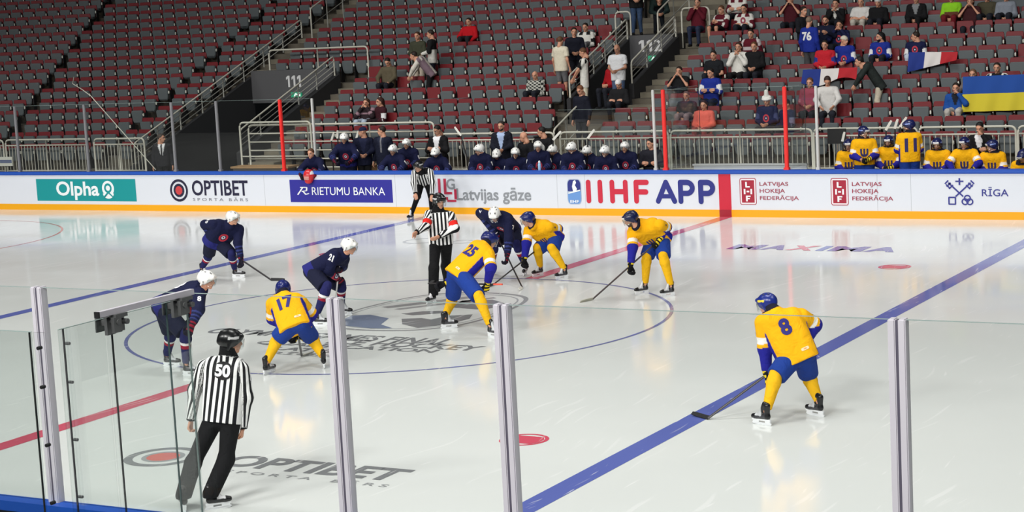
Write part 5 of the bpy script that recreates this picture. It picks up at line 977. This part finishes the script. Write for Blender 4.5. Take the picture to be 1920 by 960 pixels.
fan('long-haired woman in maroon with white sleeves beside her friend', -12.8, 19.28, 2.52, 2, yaw=240, pat=pat_white_sleeve((60, 26, 34)), legc=(40, 30, 34), hair=('long', (58, 34, 28)))
fan('man in cream tee and grey shorts standing with his back turned', -8.08, 21.45, 3.98, 5, 'stand', 80, 'side', top=(220, 212, 190), legc=(104, 104, 106), legs='shorts', sleeve='short', hair=('short', LH))
fan('person in dark navy standing behind the man in cream tee', -8.05, 22.25, 4.2, 6, 'stand', 300, 'lap', top=(24, 26, 38), legc=(28, 30, 38))
fan('fan in white and black jersey sitting left of portal 112', -8.57, 24.08, 4.29, 8, pat=pat_yoke(WHT, BLK), legc=(120, 120, 122))
fan('bald man in a black and white plaid shirt sitting', -8.59, 20.88, 3.06, 4, pat=pat_plaid, hair=None)
fan('boy in black tee with white shoulder stripes and cream shorts on the steps', -6.95, 20.6, 3.66, 3, 'stand', 200, 'down', top=BLK, pat=pat_sides(BLK, WHT), legc=(222, 214, 190), legs='shorts', sleeve='short', hair=('short', LH), pitch=25)
fan('bald man in white tee and jeans standing in portal 112', -5.98, 20.75, 3.72, 4, 'stand', 275, 'lap', top=(212, 214, 216), legc=(72, 88, 116), sleeve='short', hair=None, skin=SKIN * .72, pitch=20)
fan('person in red jacket crouching behind the man in white tee', -6.3, 21.15, 3.3, 4, 'sit', 250, 'lap', top=(170, 24, 34), cap=('cap', (30, 60, 120)))
fan('man in white cap and black jacket sitting before portal 112', -5.6, 20.08, 2.8, 3, top=(30, 30, 32), cap=('cap', (232, 232, 232)), arms='cross', pitch=25)
fan('steward in dark navy standing on the steps behind the bench', -5.9, 18.3, 2.75, 1, 'stand', 255, 'side', top=(26, 28, 40), hair=('short', (120, 76, 50)), pitch=30)
fan('person in black top and denim standing on the ledge of the right portal', -7.25, 24.75, 5.6, 9, 'stand', 300, 'lap', top=BLK, legc=(54, 72, 100), fl=3.98)
fan('person in dark green bending on the ledge of the right portal', -6.75, 25.3, 5.0, 9, 'bend', 300, 'lap', fl=3.98, top=(40, 56, 54), legc=(34, 38, 44), hair=('long', (90, 60, 44)))
fan('fan in maroon behind the small hoop rail', -5.3, 24.88, 4.84, 9, top=MAR, legc=(44, 52, 74), arms='chin')
fan('fan in white and maroon jersey in the top row', -4.31, 25.5, 5.05, 10, pat=pat_yoke(WHT, MAR), arms='cross')
fan('fan in maroon jersey with bare legs sitting sideways', -4.57, 24.88, 4.6, 9, yaw=255, pat=pat_bands(MAR, WHT), legc=BLK, legs='shorts', arms='phone', hair=('short', LH))
fan('fan in white jersey with maroon shoulders, arms folded', -3.87, 24.88, 4.6, 9, pat=pat_yoke(WHT, MAR), arms='cross', crest=[(150, 60, 80), (222, 220, 212)])
fan('fan in maroon top with a pale band behind the boy in black', -2.71, 22.48, 3.94, 6, pat=pat_bands(MAR, (200, 190, 190)), arms='side')
fan('woman in white top holding a cup', -2.75, 21.68, 3.62, 5, top=WHT, legc=BLK, arms='chin', hair=('long', (60, 42, 34)))
fan('boy in black top sitting beside the woman in white', -2.3, 21.68, 3.62, 5, top=BLK, hair=('short', LH))
fan('man in black polo sitting behind the blue jersey fan', -3.49, 21.68, 3.42, 5, top=(28, 30, 34), sleeve='short')
fan('fan in black tee taking a photo with a phone', -4.16, 20.88, 3.06, 4, top=(26, 26, 28), arms='face', sleeve='short')
fan('fan in blue jersey with white sleeves and sunglasses', -2.9, 20.08, 3.02, 3, pat=pat_white_sleeve(RBL), arms='cross', look=255, hair=('short', DH))
fan('grey-bearded man in dark tee seen through the side glass', -3.26, 19.28, 2.48, 2, top=(52, 52, 54), sleeve='short', beard=(190, 190, 186), hair=('short', (90, 84, 80)), legc=(150, 130, 132))
fan('girl in a coral top seen through the glass', -2.43, 18.48, 2.28, 1, top=(226, 106, 92), hair=('long', (60, 38, 30)), legc=(150, 60, 60))
fan('fan in navy jersey wearing a tall white novelty hat', -.71, 18.48, 2.36, 1, pat=pat_white_sleeve(NVY, (60, 66, 104)), cap=('tall', (230, 228, 222)), crest=FC)
fan('fan in navy right beside the one in the tall hat', -.2, 18.48, 2.26, 1, pat=pat_white_sleeve(NVY, (120, 124, 150)), yaw=240)
fan('fan in maroon tee drinking in the top row', -2.44, 24.88, 4.8, 9, top=(70, 20, 30), arms='face', sleeve='short', cap=('cap', (222, 220, 216)))
fan('man in black coat standing beside the number 76 jersey', -1.41, 23.05, 4.48, 7, 'stand', 330, 'lap', top=(26, 26, 32))
fan('man in royal blue jersey number 76 standing with his back turned', -.96, 22.25, 4.21, 6, 'stand', 75, 'side', top=RBL, legc=(70, 70, 72), hair=('short', (130, 110, 94)), num='76')
fan('bearded man in navy sitting behind the number 76 jersey', -.85, 23.28, 4.2, 7, top=(26, 30, 52), beard=(40, 30, 26), arms='point')
fan('man in black suit and white shirt resting his chin', -1.12, 24.88, 4.62, 9, pat=pat_suit(BLK, WHT), arms='chin')
fan('woman in navy jersey with hand at her chin', -.46, 23.28, 4.06, 7, pat=pat_white_sleeve(NVY, (44, 50, 96)), arms='face', crest=FC, hair=('long', (40, 30, 26)))
fan('boy in red and white jersey behind the tricolour flag', -.31, 21.68, 3.59, 5, pat=pat_white_sleeve((190, 36, 48), (40, 54, 130)), arms='lap')
fan('man in beige cap and blue jersey behind the tricolour flag', .12, 22.0, 3.68, 5, pat=pat_white_sleeve(RBL), cap=('cap', (206, 198, 180)), crest=FC, look=340)
fan('man in white tee with folded arms in the top row', -.39, 24.88, 4.63, 9, top=(214, 212, 208), arms='cross', sleeve='short', legc=(190, 184, 172), hair=('short', GH))
fan('person in black hoodie and pale cap next to the white tee', .1, 24.88, 4.6, 9, top=BLK, cap=('cap', (190, 190, 188)))
fan('fan in blue jersey and black hair holding a white cloth', .93, 22.48, 3.72, 6, pat=pat_white_sleeve(RBL), look=225, beard=(24, 22, 22), hair=('long', (22, 20, 22)), crest=FC)
fan('man in navy jersey facing left above the draped tricolour', 1.89, 22.48, 3.7, 6, pat=pat_white_sleeve(NVY), look=190, legc=(190, 200, 214), crest=FC)
fan('person in black jacket and grey shirt sitting in the top row', 1.18, 24.88, 4.65, 9, pat=pat_suit(BLK, (130, 132, 134)), legc=BLK)
fan('person in neon green top sitting in the top row', 2.16, 24.88, 4.64, 9, pat=pat_split((140, 206, 40), (100, 60, 44), .45), legc=(110, 26, 36))
fan('person in maroon leaning on raised hands near the neon top', 2.75, 24.6, 4.52, 8, top=(64, 30, 34), arms='face', sleeve='short', hair=('long', (60, 34, 28)))
fan('person in olive tee sitting right of the raised hands', 3.12, 24.88, 4.61, 9, top=(74, 70, 54), sleeve='short')
fan('person in grey sweater at the top right', 3.63, 24.88, 4.6, 9, top=(130, 136, 146))
fan('person in dark green coat with backpack bending over the seats', 1.2, 19.9, 3.2, 3, 'bend', 200, 'down', top=(40, 46, 44), legc=(200, 190, 170), hair=('short', DH))
fan('person in white hoodie bending forward behind the pale post', .69, 19.05, 2.78, 2, 'sit', 285, 'knees', top=(206, 204, 200), hair=('short', (50, 36, 30)), pitch=40)
fan('person in pink seen through the glass beside the white hoodie', .14, 19.28, 2.74, 2, top=(150, 70, 86), hair=('short', LH))
fan('man holding up the blue and yellow flag', 4.65, 20.08, 2.94, 3, pat=pat_sides((30, 30, 34), WHT), arms='point')
fan('woman at the left corner of the blue and yellow flag', 4.05, 20.08, 2.8, 3, top=(110, 100, 96), arms='point', hair=('long', (110, 80, 60)))
fan('man in blue jacket resting his face on one hand', 3.86, 19.28, 2.52, 2, pat=pat_suit((30, 76, 150), (30, 34, 44)), arms='lap', armsL='face', legc=(180, 176, 168))
# flags
def flag(label, p0, p1, drop, cols, vertical, wav=.03, sag=0.0, tilt=.12):
    p0, p1 = V(*p0), V(*p1); root = empty('flag', tuple(p0), 0, label, 'flag'); nu, nv = 36, 18; d = p1 - p0; n = nrm(np.cross(d, V(0, 0, 1))); tone = {}
    me = bpy.data.meshes.new('cloth'); vs = []
    for side in (0, 1):
        for i in range(nu + 1):
            for j in range(nv + 1):
                u, v = i / nu, j / nv; dz = drop(u) if callable(drop) else drop
                vs.append(tuple(d * u - V(0, 0, 1) * (v * dz + sag * math.sin(PI * u)) + n * (wav * math.sin(u * 17 + v * 2) * (.3 + v) + tilt * v + side * .004)))
    fs = []; mi = []; N_ = (nu + 1) * (nv + 1)
    for i in range(nu):
        for j in range(nv):
            a, b, c, e = i * (nv + 1) + j, (i + 1) * (nv + 1) + j, (i + 1) * (nv + 1) + j + 1, i * (nv + 1) + j + 1; t = (i / nu) if vertical else (j / nv); k = min(len(cols) - 1, int(t * len(cols) + 1e-6)); fs += [(a, b, c, e), (a + N_, e + N_, c + N_, b + N_)]; mi += [k, k]
    me.from_pydata(vs, [], fs)
    for c in cols: me.materials.append(mat('flag_%d_%d_%d' % c, c, .85))
    me.polygons.foreach_set('material_index', mi); me.polygons.foreach_set('use_smooth', [True] * len(fs)); me.update(); link('cloth', me, None, root)
flag('tricolour flag draped over the seat backs below the blue jersey fans', (-.62, 20.75, 3.0), (.85, 20.75, 3.02), lambda u: .34 + .1 * math.sin(u * 6), [(26, 50, 130), (216, 212, 208), (176, 30, 40)], True, .035)
flag('tricolour flag draped below the man facing left', (1.98, 21.5, 3.33), (3.25, 21.5, 3.3), lambda u: .5 - .3 * u, [(26, 50, 130), (216, 212, 208), (176, 30, 40)], True, .035)
flag('large blue and yellow flag held up at the right edge', (4.05, 19.15, 2.79), (5.58, 19.15, 2.81), .84, [(20, 70, 150), (206, 190, 48)], False, .03)
cb = empty('cable', (-17.06, 14.3, 1.09), 0, 'thin pale cable slanting down to the far board at the left', 'cable'); bm = B(); tube(bm, [(0, 0, 0), (-2.75, .7, 2.04), (-3.3, 1.0, 2.2), (-4.3, 1.7, 2.36), (-5.6, 3.2, 2.5)], .012, 6); obj('wire', bm, 'rail_paint', cb)
sg = empty('notice_board', (-24.6, 16.5, 1.0), 0, 'small white notice board tied to the railing at the left edge', 'notice'); bm = B(); box(bm, (-.4, -.02, 0), (.12, .02, .28)); obj('panel', bm, 'arm_white', sg); bm = B(); box(bm, (-.38, -.024, .09), (.1, -.02, .19)); obj('stripe', bm, mat('notice_blue', (110, 120, 150), .6), sg)
# ---------------------------------------------------------------- seats: the 300 largest in view one by one, the rest as one mesh
vis = []
for s in SEATS:
    p = Vector((s[0], s[1], rowf(s[2]) + .55)); px, py = pix(p)
    if -60 < px < 1980 and -45 < py < 290: vis.append(((p - cam.location).length, px, py, s))
vis.sort(key=lambda t: t[0])
near = [t for t in vis if 0 < t[1] < 1920 and -4 < t[2] < 268][:300]; nid = set(id(t) for t in near)
OPEN = set()
for ox, oy in ((700, 132), (750, 160), (808, 171), (856, 176), (1136, 55), (1112, 57), (1622, 82), (1908, 98), (990, 240), (920, 245)):
    OPEN.add(id(min(vis, key=lambda t: abs(t[1] - ox) + 2 * abs(t[2] - oy))[3]))
def taken(s): return id(s) in OPEN or s[3] == 0 and any(k == s[2] and abs(x - s[0]) < .27 for x, k in TAKEN)
for t in near:
    x, y, k, an, blk, i = t[3]; tk = taken(t[3])
    root = empty('stadium_seat', (x, y, rowf(k)), an, ('grey seat folded down' if tk else 'folded grey seat') + ', %s in the %s row, %s' % (ordw(i), ones[k], blk), 'seat', 'stadium seats')
    link('backrest', SB, None, root); link('seat_pan', SD if tk else SP, None, root); link('armrest', SA, None, root); link('bracket', SK, None, root)
bm = B(); mi = {}
allm = []
for t in vis:
    if id(t) in nid: continue
    x, y, k, an, blk, i = t[3]; M = Matrix.Translation((x, y, rowf(k))) @ Matrix.Rotation(an, 4, 'Z')
    for m_, me in ((0, SB), (1, SD if taken(t[3]) else SP), (2, SA), (3, SK)): allm.append((M, m_, me))
vs = []; fs = []; mi = []; n = 0
for M, m_, me in allm:
    vs += [tuple(M @ v.co) for v in me.vertices]
    for p in me.polygons: fs.append(tuple(i + n for i in p.vertices)); mi.append(m_)
    n += len(me.vertices)
bm.free(); me = bpy.data.meshes.new('seat_rows'); me.from_pydata(vs, [], fs)
for m_ in ('seat_red', 'seat_grey', 'arm_white', 'black_rubber'): me.materials.append(MATS[m_])
me.polygons.foreach_set('material_index', mi); me.update(); tag(link('seat_rows', me), 'rows of empty folded grey and red seats filling the left and upper stand', 'seats', None, 'stuff')
